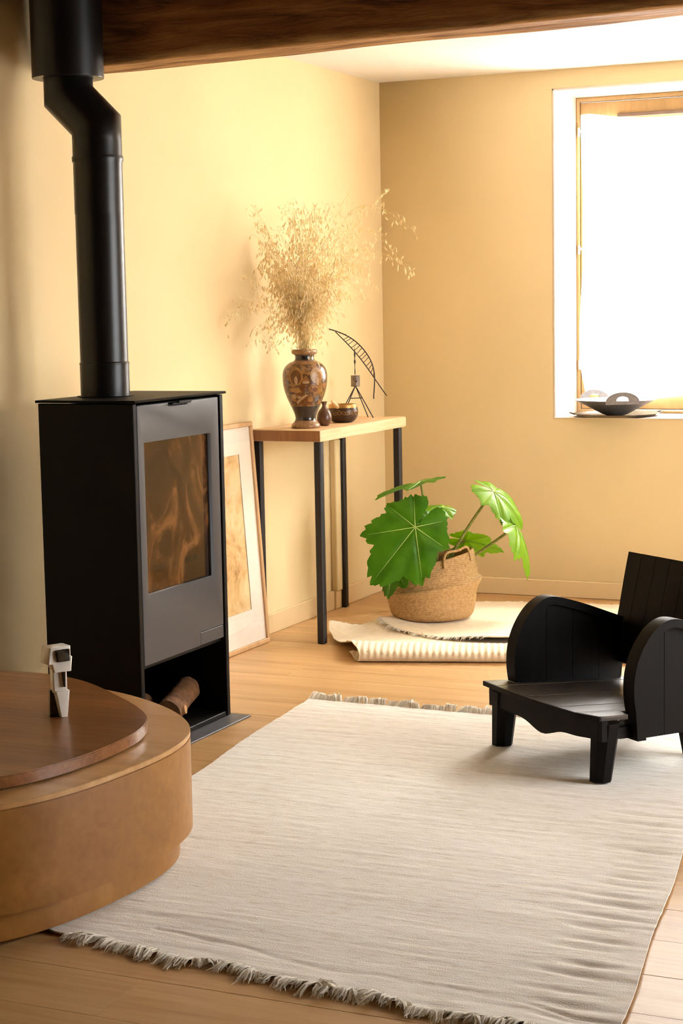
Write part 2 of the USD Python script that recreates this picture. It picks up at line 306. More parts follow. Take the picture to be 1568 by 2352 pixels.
part(st, 'niche_ceiling', box((SX0+0.02, SY0+0.022, 0.272), (SX1-0.02, SY1-0.022, 0.282)), M_steel)
# door with its window opening
DY_0, DY_1, DZ_0, DZ_1 = SY0+0.030, SY1-0.028, 0.286, 1.122
GY0, GY1, GZ0, GZ1 = -3.330, -2.888, 0.512, 1.002
dr = (box((SX1-0.03, DY_0, DZ_0), (SX1-0.003, DY_1, DZ_1), 0.003) - box((0, GY0, GZ0), (1, GY1, GZ1))
      - box((SX1-0.035, -2.995, 0.2), (1, 0, 0.334)) - box((SX1-0.012, -3.170, 1.108), (1, -3.040, 1.2)))
door = part(st, 'door', dr, M_door, 0)
part(door, 'glass', box((SX1-0.024, GY0-0.004, GZ0-0.004), (SX1-0.020, GY1+0.004, GZ1+0.004)), M_glass_soot, 0)
part(door, 'latch', cat([box((SX1-0.014, -3.165, 1.114), (SX1+0.012, -3.045, 1.119), 0.001), box((SX1+0.006, -3.125, 1.117), (SX1+0.014, -3.042, 1.124), 0.001)]), M_steel, label='black latch lip at the top of the door')
part(st, 'ash_flap', box((SX1-0.03, -2.992, 0.287), (SX1-0.004, DY_1, 0.3315), 0.002), M_door)
# firebox lining seen through the glass
fb = [box((SX0+0.05, GY0-0.03, 0.46), (SX0+0.08, GY1+0.03, 1.06)), box((SX0+0.08, GY0-0.035, 0.46), (SX1-0.035, GY0-0.01, 1.06)), box((SX0+0.08, GY1+0.012, 0.46), (SX1-0.035, GY1+0.036, 1.06))]
for k, b_ in enumerate(fb): part(st, 'firebox_panel', b_, M_brick, 0)
part(st, 'firebox_panel', box((SX0+0.08, GY0-0.01, 0.475), (SX1-0.035, GY1+0.012, 0.495)), M_brick, 0)
part(st, 'firebox_panel', hull([(x, y_, z) for y_ in (GY0-0.01, GY1+0.012) for x, z in ((SX0+0.08, 0.90), (SX0+0.08, 0.92), (SX1-0.10, 1.0), (SX1-0.10, 1.02))]), M_brick, 0)
part(st, 'grate_bar', box((SX1-0.075, GY0+0.005, 0.565), (SX1-0.063, GY1-0.005, 0.585), 0.003), M_steel)

fp = thing('flue_pipe', 'black enamelled stove pipe with a double bend rising from the stove top', 'stove pipe', (0.335, -3.15, SZ+0.011))
PX, PY, PR = 0.337, -3.15, 0.081
part(fp, 'flue_section', lathe([(PR, SZ+0.0115), (PR, 1.243), (PR+0.001, 1.246), (PR+0.001, 1.250), (PR-0.002, 1.254), (PR-0.002, 1.735), (PR-0.003, 1.737)], (PX, PY, 0)), M_pipe, 35)
part(fp, 'flue_section', lathe([(PR-0.001, 1.735), (PR-0.001, 1.900), (PR+0.0025, 1.905), (PR+0.0025, 1.918), (PR-0.0005, 1.923), (PR-0.0005, 1.975)], (PX, PY, 0)), M_pipe, 35)
def mitre_pipe(path, r, n=56):
    p = np.asarray(path, float); rings = []; a = np.arange(n)*2*math.pi/n
    for k in range(len(p)):
        t0 = p[k]-p[k-1] if k else p[1]-p[0]; t1 = p[k+1]-p[k] if k < len(p)-1 else t0
        t0 = t0/np.linalg.norm(t0); t1 = t1/np.linalg.norm(t1)
        e = np.stack([np.cos(a)*r, np.sin(a)*r, np.zeros(n)], 1)
        # ring of the incoming cylinder cut by the mitre plane
        if abs(t0[2]) < 0.999:
            ax = np.array([0, 1.0, 0]); b2 = np.cross(t0, ax); b2 /= np.linalg.norm(b2); e = np.outer(np.cos(a)*r, -b2 if b2[0] < 0 else b2)+np.outer(np.sin(a)*r, ax)
        nrm = t0+t1; nrm /= np.linalg.norm(nrm)
        s = -(e@nrm)/(t0@nrm); rings.append(p[k]+e+s[:, None]*t0)
    V = np.vstack(rings); m = len(p); i, j = np.meshgrid(np.arange(m-1), np.arange(n), indexing='ij'); k = (j+1) % n
    q = np.stack([i*n+j, i*n+k, (i+1)*n+k, (i+1)*n+j], -1).reshape(-1, 4)
    return V, np.vstack([q[:, [0, 1, 2]], q[:, [0, 2, 3]]])
UX = 0.235
part(fp, 'flue_bend', mitre_pipe([(PX, PY, 1.975), (PX, PY, 2.020), (UX, PY, 2.118), (UX, PY, 2.20)], PR-0.0005), M_pipe, 25)
CR = 0.117
part(fp, 'ceiling_sleeve', lathe([(PR+0.001, 2.176), (CR-0.001, 2.176), (CR, 2.178), (CR, RZ), (CR-0.004, RZ)], (UX, PY, 0), 72), M_pipe, 30, label='wider black sleeve at the ceiling')
part(fp, 'top_collar', lathe([(PR-0.001, SZ+0.0115), (PR+0.012, SZ+0.0115), (PR+0.012, SZ+0.0135), (PR-0.001, SZ+0.0135)], (PX, PY, 0)), M_steel, 0)

# firewood in the niche
M_bark = plain('bark', lin(120, 82, 50), 0.9, vary=0.45, scale=26, bump=0.8, bscale=50, dist=0.006)
M_cut = plain('cut_wood_shaded', lin(112, 78, 46), 0.8, vary=0.25, scale=40)  # cut ends toned down, the shade of the niche is in the colour
M_oak0 = plain('sawn_branch', lin(206, 158, 104), 0.8, vary=0.15, scale=40)
def log(label, a, b, r, seed, knot=False):
    a, b = np.array(a, float), np.array(b, float); n, m = 22, 28; ax = (b-a)/np.linalg.norm(b-a); u = np.cross(ax, [0, 0, 1.0]); u /= np.linalg.norm(u); v = np.cross(u, ax)
    t_ = np.linspace(0, 1, n); g = np.arange(m)*2*math.pi/m; P = np.zeros((n, m, 3))
    for i, tt in enumerate(t_):
        rr = r*(1+0.07*(meshkit.fbm(np.stack([np.cos(g)*2+seed, np.sin(g)*2, np.full(m, tt*3)], 1), 3, seed)-0.5)*2)
        P[i] = a+(b-a)*tt+np.outer(np.cos(g)*rr, u)+np.outer(np.sin(g)*rr, v)
    i, j = np.meshgrid(np.arange(n-1), np.arange(m), indexing='ij'); k = (j+1) % m
    q = np.stack([i*m+j, i*m+k, (i+1)*m+k, (i+1)*m+j], -1).reshape(-1, 4)
    L = thing('firewood_log', label, 'firewood', (a+b)/2-np.array([0, 0, r]), 'logs in the stove niche')
    part(L, 'bark', (P.reshape(-1, 3), np.vstack([q[:, [0, 2, 1]], q[:, [0, 3, 2]]])), M_bark, 50)
    for e, s in ((0, -1), (n-1, 1)):
        c = P[e].mean(0)+ax*0.002*s; jj = np.arange(m); V = np.vstack([P[e], c]); F = np.stack([jj, (jj+1) % m, np.full(m, m)], 1)
        part(L, 'cut_end', (V, F if s < 0 else F[:, ::-1]), M_cut, 0)
    if knot:
        kc = a+(b-a)*0.16+u*r*0.98; kd = u+np.array([0, 0, 0.2]); kd /= np.linalg.norm(kd)
        part(L, 'knot', tube([kc-kd*0.02, kc+kd*0.008, kc+kd*0.010], [0.017, 0.015, 0.010], 12), M_oak0, 40, label='pale sawn branch stub')
log('bark covered firewood log with a pale sawn knot at the front of the niche', (0.515, -3.11, 0.072), (0.455, -2.865, 0.104), 0.044, 3, True)
log('darker firewood log lying behind the knotted log in the niche', (0.46, -3.25, 0.066), (0.36, -3.02, 0.074), 0.041, 8)

# ------------------------------------------------------------------ framed picture leaning on the left wall
M_oak = wood('pale_frame_wood', lin(186, 140, 90), lin(226, 186, 136), 'z', 16, 0.5)
M_mat = plain('white_mat_board', lin(238, 226, 208), 0.8, vary=0.02)
M_art = mat('aged_print', {'o': ('texture_coordinate', {}), 'n': ('noise_texture', {'scale': 5.5, 'detail': 6, 'roughness': 0.65, 'distortion': 0.8}),
    'r': ('rgb_ramp', {'ramp': [(0.30, lin(150, 100, 50)), (0.44, lin(214, 172, 112)), (0.60, lin(232, 204, 152))]}), 'p': ('principled_bsdf', {'roughness': 0.7})},
    [('o.object', 'n.vector'), ('n.fac', 'r.fac'), ('r.color', 'p.base_color')])
FB, FT = np.array([0.076, 0, 0.0]), np.array([0.014, 0, 0.0])
fh, fy1, fy0 = 0.945, -1.497, -2.20
tilt = math.asin(0.062/fh); ax_n = np.array([math.cos(tilt), 0, math.sin(tilt)]); ax_v = np.array([-math.sin(tilt), 0, math.cos(tilt)])
pf = thing('picture_frame', 'pale wood picture frame with wide white mat leaning on the wall behind the stove', 'picture', (0.066, (fy0+fy1)/2, 0))
O = np.array([0.092, fy0, 0.0]) ; AX = [ax_n, np.array([0, 1.0, 0]), ax_v]; W_ = fy1-fy0
O = O - ax_n*0.0
rail = 0.020; dp = 0.026
part(pf, 'frame_rail', frame_box((-dp, 0, 0.001), (0, W_, rail), AX, O), M_oak); part(pf, 'frame_rail', frame_box((-dp, 0, fh-rail), (0, W_, fh), AX, O), M_oak)
part(pf, 'frame_rail', frame_box((-dp, 0, rail), (0, rail, fh-rail), AX, O), M_oak); part(pf, 'frame_rail', frame_box((-dp, W_-rail, rail), (0, W_, fh-rail), AX, O), M_oak)
mtv = m3.Manifold(m3.Mesh(*[a.astype(t_) for a, t_ in zip(verts(box((-0.014, rail, rail), (-0.011, W_-rail, fh-rail))), (np.float32, np.uint32))])) - box((-1, 0.13, 0.16), (1, W_-0.125, fh-0.13))
v, f = verts(mtv); part(pf, 'mat_board', (v@np.array(AX)+O, f), M_mat, 0)
part(pf, 'print', frame_box((-0.019, 0.10, 0.12), (-0.015, W_-0.10, fh-0.10), AX, O, 0), M_art, 0, label='aged ochre print with brown blotches')
part(pf, 'glass', frame_box((-0.007, rail, rail), (-0.005, W_-rail, fh-rail), AX, O, 0), glass_pane('picture_glass'), 0)
part(pf, 'backing', frame_box((-0.025, rail, rail), (-0.021, W_-rail, fh-rail), AX, O, 0), M_dark, 0)

# ------------------------------------------------------------------ console table
M_slab = wood('console_slab_wood', lin(196, 150, 100), lin(238, 208, 164), 'y', 7, 0.5, bump=0.25, rings=2.2)
M_iron = plain('black_iron', lin(26, 22, 24), 0.5, vary=0.12, scale=90, bump=0.1, bscale=300, dist=0.0008)
TZ = 0.905; TX0, TX1, TY0, TY1 = 0.006, 0.344, -1.490, -0.550
ct = thing('console_table', 'console table of thick pale wood on four thin black legs', 'table', (0.175, -1.02, 0))
yy = np.linspace(TY0, TY1, 90); top = []
edge = TX1 + 0.006*(meshkit.fbm(np.stack([yy*6, yy*0, yy*0], 1), 3, 5)-0.5)*2
edge[0] -= 0.002
poly = [(TX0, TY0)] + [(e, q) for e, q in zip(edge, yy)] + [(TX0, TY1)]
cs = m3.CrossSection([np.array(poly)])
slab = cs.extrude(0.041).translate([0, 0, TZ-0.0445]) + cs.offset(-0.003, m3.JoinType.Round).extrude(0.047).translate([0, 0, TZ-0.047])
M_end = wood('slab_end_grain_shaded', lin(112, 70, 36), lin(168, 116, 68), 'z', 16, 0.7, bump=0.3)  # end grain, with the shade on this face put into its colour
part(ct, 'end_grain', box((TX0+0.002, TY0-0.0035, TZ-0.045), (TX1-0.003, TY0+0.002, TZ-0.0015), 0.001), M_end, 0, label='end grain of the slab with shade painted in')
part(ct, 'table_top', slab, M_slab, 20, label='thick slab with a natural front edge')
for x, y_ in ((0.033, -1.452), (0.322, -1.466), (0.030, -0.590), (0.322, -0.606)):
    part(ct, 'leg', box((x-0.0165, y_-0.0165, 0), (x+0.0165, y_+0.0165, TZ-0.0475), 0.004), M_iron)

# ------------------------------------------------------------------ vase with painted figures
VC = np.array([0.200, -1.33, TZ])
def vmat(name, a, b, c, sc=14, rough=0.22):
    return mat(name, {'o': ('texture_coordinate', {}), 'v': ('voronoi_texture', {'scale': sc, 'feature': 'f1'}), 'n': ('noise_texture', {'scale': sc*1.3, 'detail': 5, 'distortion': 1.5}),
        'mx': ('mix_float', {'fac': 0.55}), 'r': ('rgb_ramp', {'ramp': [(0.30, a), (0.42, b), (0.50, a), (0.58, c), (0.68, b)]}), 'n2': ('noise_texture', {'scale': 240, 'detail': 2}), 'bp': ('bump', {'strength': 0.25, 'distance': 0.001}),
        'p': ('principled_bsdf', {'roughness': rough, 'coat_weight': 0.5, 'coat_roughness': 0.08})},
        [('o.object', 'v.vector'), ('o.object', 'n.vector'), ('v.distance', 'mx.a'), ('n.fac', 'mx.b'), ('mx.result', 'r.fac'), ('r.color', 'p.base_color'), ('o.object', 'n2.vector'), ('n2.fac', 'bp.height'), ('bp.normal', 'p.normal')])
M_vbody = vmat('vase_painted_glaze', lin(96, 62, 30), lin(150, 106, 58), lin(70, 46, 30), 26)
M_vdark = plain('vase_dark_glaze', lin(42, 32, 30), 0.2, vary=0.3, scale=60, coat=0.5)
M_gold = plain('vase_gold_band', lin(146, 108, 70), 0.35, vary=0.3, scale=70, bump=0.2, bscale=300, dist=0.001)
M_pale = plain('vase_pale_enamel', lin(172, 138, 100), 0.3, vary=0.15, scale=90)
M_ochre = plain('vase_ochre_enamel', lin(152, 108, 54), 0.3, vary=0.25, scale=60)
M_blue = plain('vase_grey_blue_enamel', lin(110, 104, 108), 0.25, vary=0.2, scale=60)
M_sepia = plain('vase_sepia_enamel', lin(104, 62, 26), 0.3, vary=0.25, scale=60)
vprof = np.array([(0.052, 0.0), (0.060, 0.002), (0.0615, 0.010), (0.058, 0.018), (0.047, 0.030), (0.044, 0.040), (0.046, 0.055), (0.058, 0.085), (0.074, 0.120), (0.087, 0.155), (0.0945, 0.195), (0.0955, 0.222), (0.091, 0.248),
                  (0.078, 0.268), (0.058, 0.281), (0.045, 0.287), (0.0415, 0.292), (0.0405, 0.302), (0.043, 0.312), (0.0525, 0.317), (0.0545, 0.322), (0.0535, 0.330), (0.050, 0.334), (0.044, 0.333), (0.038, 0.322), (0.036, 0.30), (0.038, 0.285)])
vs = spline(np.c_[vprof, np.zeros(len(vprof))], 150)[:, :2]
def vcut(z0, z1):
    s = np.arange(len(vs)); top_i = np.argmax(vs[:, 1]); o = vs[:top_i+1]
    return o[(o[:, 1] >= z0-0.0015) & (o[:, 1] <= z1+0.0015)]
va = thing('vase', 'large brown painted vase with a dark neck and foot holding dried oat grass', 'vase', VC)
part(va, 'foot', lathe(np.vstack([[0.0, 0.0005], vcut(0, 0.033)]), VC), M_gold, 40)
part(va, 'lower_band', lathe(vcut(0.033, 0.095), VC, 80), M_vdark, 60)
vb = part(va, 'body', lathe(vcut(0.095, 0.272), VC, 96), M_vbody, 60, label='swelling body painted with figures in brown and gold')
part(va, 'shoulder', lathe(vcut(0.272, 0.289), VC, 80), M_gold, 60)
part(va, 'neck', lathe(vcut(0.289, 0.311), VC, 80), M_vdark, 60)
ti = np.argmax(vs[:, 1]); o_ = vs[vs[:, 1] >= 0.31]
part(va, 'rim', lathe(vs[[i for i in range(len(vs)) if (i > ti) or vs[i, 1] >= 0.3095]], VC, 80), M_gold, 60)
vr_z, vr_r = vs[:ti, 1], vs[:ti, 0]
cam_ang = math.atan2(CAM[1]-VC[1], CAM[0]-VC[0])
def patch(poly, lift, m, name='painted_patch'):
    """raised enamel shape on the vase: polygon in (arc metres right of centre as seen, height)"""
    P = sg.Polygon(poly).buffer(0); tri = trimesh.creation.triangulate_polygon(P.segmentize(0.006), engine='earcut')
    mesh = trimesh.Trimesh(np.c_[tri[0], np.zeros(len(tri[0]))], tri[1], process=False)
    mesh = mesh.subdivide_to_size(0.007); v2 = np.array(mesh.vertices); f2 = np.array(mesh.faces)
    def put(l):
        r = np.interp(v2[:, 1], vr_z, vr_r); a = cam_ang + v2[:, 0]/0.0945; r = r+l
        return np.c_[np.cos(a)*r, np.sin(a)*r, v2[:, 1]]+VC
    A, B = put(lift), put(-0.0005); n = len(A); e = trimesh.Trimesh(A, f2, process=False).edges_sorted
    ed = np.vstack([f2[:, [0, 1]], f2[:, [1, 2]], f2[:, [2, 0]]]); key = np.sort(ed, 1); u, idx, cnt = np.unique(key, axis=0, return_index=True, return_counts=True)
    be = ed[idx[cnt == 1]]; side = np.vstack([np.c_[be[:, 1], be[:, 0], be[:, 0]+n], np.c_[be[:, 1], be[:, 0]+n, be[:, 1]+n]])
    return part(vb, name, (np.vstack([A, B]), np.vstack([f2, f2[:, ::-1]+n, side])), m, 60)
def oval(cx, cy, rx, ry, n=22, p0=0, p1=2*math.pi): return [(cx+rx*math.cos(a), cy+ry*math.sin(a)) for a in np.linspace(p0, p1, n, endpoint=False)]
patch(oval(-0.040, 0.222, 0.032, 0.038), 0.0006, M_ochre, 'halo'); patch(oval(-0.040, 0.220, 0.025, 0.031), 0.0011, M_sepia, 'halo'); patch(oval(-0.038, 0.206, 0.0075, 0.018), 0.0018, M_pale, 'figure')
patch(oval(0.053, 0.226, 0.030, 0.034), 0.0006, M_pale, 'halo'); patch(oval(0.060, 0.216, 0.018, 0.024), 0.0011, M_ochre, 'halo'); patch(oval(0.056, 0.200, 0.0075, 0.016), 0.0018, M_pale, 'figure')
patch([(-0.078, 0.172), (-0.03, 0.178), (-0.012, 0.160), (-0.024, 0.150), (-0.07, 0.158)], 0.0008, M_ochre)
patch(oval(-0.010, 0.176, 0.014, 0.018), 0.0010, M_sepia); patch(oval(0.004, 0.198, 0.016, 0.006), 0.0012, M_pale)
patch([(0.030, 0.182), (0.085, 0.180), (0.09, 0.160), (0.06, 0.146), (0.035, 0.156)], 0.0008, M_ochre)
patch([(-0.030, 0.104), (-0.052, 0.112), (-0.045, 0.128), (-0.010, 0.126), (0.002, 0.140), (0.022, 0.144), (0.040, 0.134), (0.044, 0.112), (0.030, 0.102)], 0.0009, M_sepia)
patch([(-0.046, 0.104), (0.008, 0.140), (0.016, 0.144), (0.002, 0.146), (-0.052, 0.114)], 0.0013, M_pale); patch(oval(0.027, 0.126, 0.014, 0.012), 0.0013, M_ochre)
patch(oval(-0.058, 0.138, 0.013, 0.010), 0.0010, M_pale); patch(oval(-0.022, 0.148, 0.020, 0.008), 0.0010, M_sepia); patch(oval(-0.028, 0.134, 0.011, 0.006), 0.0012, M_pale)
patch([(0.050, 0.132), (0.075, 0.142), (0.078, 0.122), (0.058, 0.112)], 0.0009, M_blue); patch([(-0.092, 0.205), (-0.078, 0.212), (-0.076, 0.186), (-0.090, 0.182)], 0.0009, M_blue); patch(oval(0.046, 0.166, 0.012, 0.010), 0.0011, M_sepia)

# dried oat grass in the vase
M_straw = mat('dry_straw', {'inf': ('object_info', {}), 'o': ('texture_coordinate', {}), 'n': ('noise_texture', {'scale': 18, 'detail': 2}), 'r': ('rgb_ramp', {'ramp': [(0.3, lin(242, 214, 158)), (0.7, lin(255, 246, 216))]}),
    'd': ('diffuse_bsdf', {}), 't': ('translucent_bsdf', {}), 'm': ('mix_closure', {'fac': 0.45})}, [('o.object', 'n.vector'), ('n.fac', 'r.fac'), ('r.color', 'd.color'), ('r.color', 't.color'), ('d.BSDF', 'm.closure1'), ('t.BSDF', 'm.closure2')], 'm.closure')
M_stalk = plain('straw_stalk', lin(246, 218, 160), 0.7, vary=0.2, scale=20)
def spikelet(p, dirv, L, wd):
    d_ = dirv/np.linalg.norm(dirv); s = np.cross(d_, RNG.normal(size=3)); s /= np.linalg.norm(s)+1e-9; t_ = np.cross(d_, s)
    # two papery open glumes, each folded along its keel
    V, F = [], []
    for q, sg_ in ((s, 1), (-s, -1)):
        m_ = p+d_*L*0.42; k = len(V)
        V += [p, m_+q*wd*0.9, m_+t_*wd, m_-t_*wd, p+d_*L+q*wd*0.9]; F += [(k, k+2, k+1), (k, k+1, k+3), (k+2, k+4, k+1), (k+1, k+4, k+3)]
    return np.array(V), np.array(F)
og = thing('dried_oat_grass', 'airy bouquet of dried straw coloured oat grass standing in the painted vase', 'dried grass', VC+np.array([0, 0, 0.30]))
MOUTH = VC+np.array([0, 0, 0.325]); HZ = FW.copy(); HZ[2] = 0; HZ /= np.linalg.norm(HZ); HR = np.array([-HZ[1], HZ[0], 0])*-1.0
def px_to(px, py, dep):
    """a point seen at that pixel, 'dep' metres behind the vase along the view"""
    d_ = FW + RT*(px-PW/2)/PF - UP*(py-PH/2)/PF; D = (VC-CAM)@HZ+dep; return CAM+d_*D/(d_@HZ)
targets = [(952, 632, -0.10, 1), (947, 530, -0.05, 1), (888, 440, 0.0, 0), (492, 745, -0.30, 1), (585, 690, -0.2, 0), (575, 470, -0.12, 0), (800, 445, -0.05, 0), (670, 455, -0.1, 0), (585, 785, -0.2, 1), (625, 800, -0.15, 1), (905, 580, -0.15, 1), (860, 660, -0.2, 1), (835, 690, -0.2, 1), (720, 830, -0.16, 2)]
for k in range(62):
    a = RNG.uniform(-1, 1); h = RNG.uniform(0.25, 1.0)
    px = 712 + a*(155 if h > 0.4 else 125); py = 785 - h*300*(1-0.25*abs(a)**2)-25
    targets.append((px, py, RNG.uniform(-0.22, 0.12), 0))
for px, py, dep, droop in targets:
    tip = px_to(px, py, dep)
    if tip[0] < 0.035: tip[0] = 0.035+RNG.uniform(0, 0.03)
    th = RNG.uniform(0, 2*math.pi); rr = RNG.uniform(0.0, 0.026)
    root = VC+np.array([rr*math.cos(th)*0.7, rr*math.sin(th)*0.7, 0.27]); mth = MOUTH+np.array([rr*math.cos(th), rr*math.sin(th), 0.0])
    dv = tip-mth; hor = dv.copy(); hor[2] = 0
    if droop == 2:
        ctrl = [root, mth+np.array([0, 0, 0.03]), mth+dv*0.5+np.array([0, 0, 0.05]), tip]
    elif droop:
        top = mth+hor*0.55+np.array([0, 0, max(dv[2]*1.02+0.10, 0.14)]); ctrl = [root, mth+hor*0.05+np.array([0, 0, 0.02]), mth+hor*0.25+np.array([0, 0, (top-mth)[2]*0.6]), top, mth+hor*0.82+np.array([0, 0, (dv[2]+(top-mth)[2])*0.5+0.015]), tip]
    else:
        ctrl = [root, mth+hor*0.06+np.array([0, 0, 0.03]), mth+hor*0.35+np.array([0, 0, dv[2]*0.5]), mth+hor*0.75+np.array([0, 0, dv[2]*0.88]), tip]
    c = spline(ctrl, 26); c[:, 0] = np.maximum(c[:, 0], 0.02); L = np.linalg.norm(np.diff(c, axis=0), axis=1).sum()
    wires = [tube(c, np.linspace(0.0013, 0.0005, 26), 4, False)]; spk = []
    n = 3 if droop == 2 else int(36+RNG.integers(0, 16)); start = (0.5 if droop else 0.36) if L > 0.35 else 0.25
    if droop == 2: start = 0.8
    for s in np.linspace(start, 1.0, n):
        i = min(int(s*25), 24); b = c[i]+(c[min(i+1, 25)]-c[i])*(s*25-i)
        out = RNG.normal(size=3)*np.array([1, 1, 0.45]); out /= np.linalg.norm(out)
        ln = RNG.uniform(0.015, 0.085)*(1.2-0.75*s); e = b+out*ln+np.array([0, 0, -0.006]); e[0] = max(e[0], 0.022)
        wires.append(tube(np.array([b, (b+e)/2+np.array([0, 0, 0.006]), e]), 0.00045, 3, False))
        dn = np.array([out[0]*0.35, out[1]*0.35, -0.9 if RNG.random() < 0.75 else 0.4]); dn /= np.linalg.norm(dn)
        q = spikelet(e, dn, RNG.uniform(0.016, 0.027), RNG.uniform(0.0022, 0.0038)); q[0][:, 0] = np.maximum(q[0][:, 0], 0.006); spk.append(q)
        if RNG.random() < 0.35:
            m_ = (b+e)/2; q = spikelet(m_, dn+RNG.normal(size=3)*0.3, RNG.uniform(0.013, 0.02), 0.002); q[0][:, 0] = np.maximum(q[0][:, 0], 0.006); spk.append(q)
    s_ = part(og, 'stalk', cat(wires), M_stalk, 60); part(s_, 'spikelets', cat(spk), M_straw, 0, kind='stuff')

# ------------------------------------------------------------------ small things on the console
M_brownglaze = plain('brown_stoneware', lin(92, 58, 34), 0.35, vary=0.25, scale=50, bump=0.15, bscale=120, coat=0.2)
BC = np.array([0.225, -1.195, TZ])
bo = thing('small_bottle', 'small brown stoneware bottle with a narrow neck between vase and bowl', 'bottle', BC)
part(bo, 'body', lathe(spline([(0.0, 0.0005, 0), (0.018, 0.001, 0), (0.027, 0.012, 0), (0.0325, 0.030, 0), (0.030, 0.052, 0), (0.020, 0.070, 0), (0.0115, 0.080, 0), (0.0095, 0.094, 0)], 44)[:, :2], BC, 48), M_brownglaze, 60)
part(bo, 'lip', lathe([(0.0095, 0.093), (0.0125, 0.101), (0.0135, 0.104), (0.012, 0.105), (0.008, 0.100), (0.007, 0.085)], BC, 40), M_brownglaze, 60)
GC = np.array([0.215, -0.975, TZ])
M_bowl = plain('dark_bronze', lin(62, 42, 28), 0.3, vary=0.3, scale=50, metallic=0.2)
M_brass = plain('engraved_brass', lin(186, 140, 72), 0.35, vary=0.15, scale=80, metallic=0.5)
bw = thing('singing_bowl', 'dark bronze singing bowl with a gold rim and engraved gold scrolls', 'bowl', GC)
bp = spline([(0.0, 0.0005, 0), (0.036, 0.001, 0), (0.052, 0.008, 0), (0.064, 0.026, 0), (0.0675, 0.046, 0), (0.064, 0.066, 0), (0.061, 0.074, 0)], 50)[:, :2]
bb_ = part(bw, 'body', lathe(np.vstack([bp, [(0.057, 0.074), (0.060, 0.05), (0.056, 0.026), (0.04, 0.010), (0.0, 0.006)]]), GC, 72), M_bowl, 60)
part(bw, 'rim', lathe([(0.0625, 0.066), (0.0648, 0.0665), (0.0640, 0.078), (0.0615, 0.0815), (0.0575, 0.080), (0.0575, 0.070)], GC, 72), M_brass, 40)
br = lambda z: np.interp(z, bp[:, 1], bp[:, 0]); ca = math.atan2(CAM[1]-GC[1], CAM[0]-GC[0])
for k in range(11):
    a0 = ca-1.3+k*0.26; pts = []
    for s in np.linspace(0, 1, 22):
        ang = s*2.6*math.pi; rr = 0.011*(1-0.75*s); da = rr*math.cos(ang+k)/0.066; z = 0.044+rr*math.sin(ang+k)*(1 if k % 2 else -1)
        R_ = br(z)+0.0003; pts.append(GC+np.array([R_*math.cos(a0+da), R_*math.sin(a0+da), z]))
    part(bb_, 'engraved_scroll', tube(pts, 0.0007, 5), M_brass, 60)
M_maple = wood('mallet_wood', lin(206, 162, 104), lin(236, 200, 146), 'y', 20, 0.5)
mp0, mp1 = GC+np.array([0.016, -0.014, 0.036]), GC+np.array([-0.010, -0.098, 0.100])
solo('mallet', tube([mp0, mp0+(mp1-mp0)*0.06, mp0+(mp1-mp0)*0.4, mp0+(mp1-mp0)*0.9, mp1], [0.007, 0.011, 0.0095, 0.008, 0.004], 16), M_maple, 'pale turned wooden mallet resting in the dark bronze bowl', 'mallet')
# wire sculpture: u to the right as seen, v up
SC = np.array([0.205, -0.66, TZ]); M_rust = plain('rusty_iron', lin(58, 42, 34), 0.6, vary=0.3, scale=200, bump=0.2, bscale=400, dist=0.001)
M_tin = plain('grey_tin', lin(128, 112, 98), 0.45, vary=0.35, scale=60, metallic=0.5)
def sp(px, py, dep=0.0):
    d_ = FW + RT*(px-PW/2)/PF - UP*(py-PH/2)/PF; D = (SC-CAM)@HZ+dep; return CAM+d_*D/(d_@HZ)
ws = thing('wire_sculpture', 'small rusty iron wire sculpture with a ribbed curved fin on a four legged stand', 'sculpture', SC)
apex = sp(816, 886)
for px, dep in ((845, 0.035), (857, -0.035), (786, 0.035), (776, -0.035)):
    g = px_to(px, 900, 0); D = (SC-CAM)@HZ+dep
    foot = sp(px, 955, dep); foot[2] = TZ+0.001
    part(ws, 'leg', tube([apex+(foot-apex)*0.02, foot], 0.0024, 8), M_rust, 60)
part(ws, 'crosspiece', tube([sp(803, 915), sp(832, 914)], 0.0022, 8), M_rust, 60)
part(ws, 'can', lathe([(0.0, 0.0), (0.0205, 0.0), (0.0215, 0.002), (0.0205, 0.004), (0.0205, 0.046), (0.0215, 0.048), (0.0215, 0.050), (0.0, 0.0505)], sp(816, 887.5), 40), M_tin, 30, label='grey tin cylinder')
part(ws, 'can_hole', tube([sp(818, 876, -0.0195), sp(818, 876, -0.0212)], 0.004, 14), M_dark, 30)
part(ws, 'spike', lathe(spline([(0.0012, 0.0, 0), (0.0016, 0.03, 0), (0.0035, 0.055, 0), (0.0048, 0.062, 0), (0.0028, 0.068, 0), (0.0038, 0.09, 0), (0.0018, 0.115, 0), (0.0004, 0.132, 0)], 40)[:, :2], sp(815, 861), 12), M_rust, 60)
out_c = spline([sp(752, 755), sp(783, 765), sp(812, 781), sp(838, 807), sp(855, 838), sp(860, 868), sp(859, 895), sp(858, 916)], 60)
in_c = spline([sp(770, 762, 0.004), sp(790, 782, 0.004), sp(822, 817, 0.004), sp(855, 862, 0.004), sp(888, 909, 0.004)], 60)
part(ws, 'fin_arc', tube(out_c, 0.0027, 8), M_rust, 60); part(ws, 'fin_spar', tube(in_c, 0.0024, 8), M_rust, 60)
for k in range(13):
    s = k/12; a = out_c[int(14+s*28)]; dd = np.linalg.norm(in_c-(a+np.array([0, 0, 0.0]) - HR*(0.035*math.sin(math.pi*min(1, s*0.9+0.12)))), axis=1); b = in_c[int(np.clip(8+s*34, 0, 59))]
    part(ws, 'fin_rung', tube([a, (a+b)/2+np.array([0, 0, -0.001]), b], 0.0015, 6), M_rust, 60)
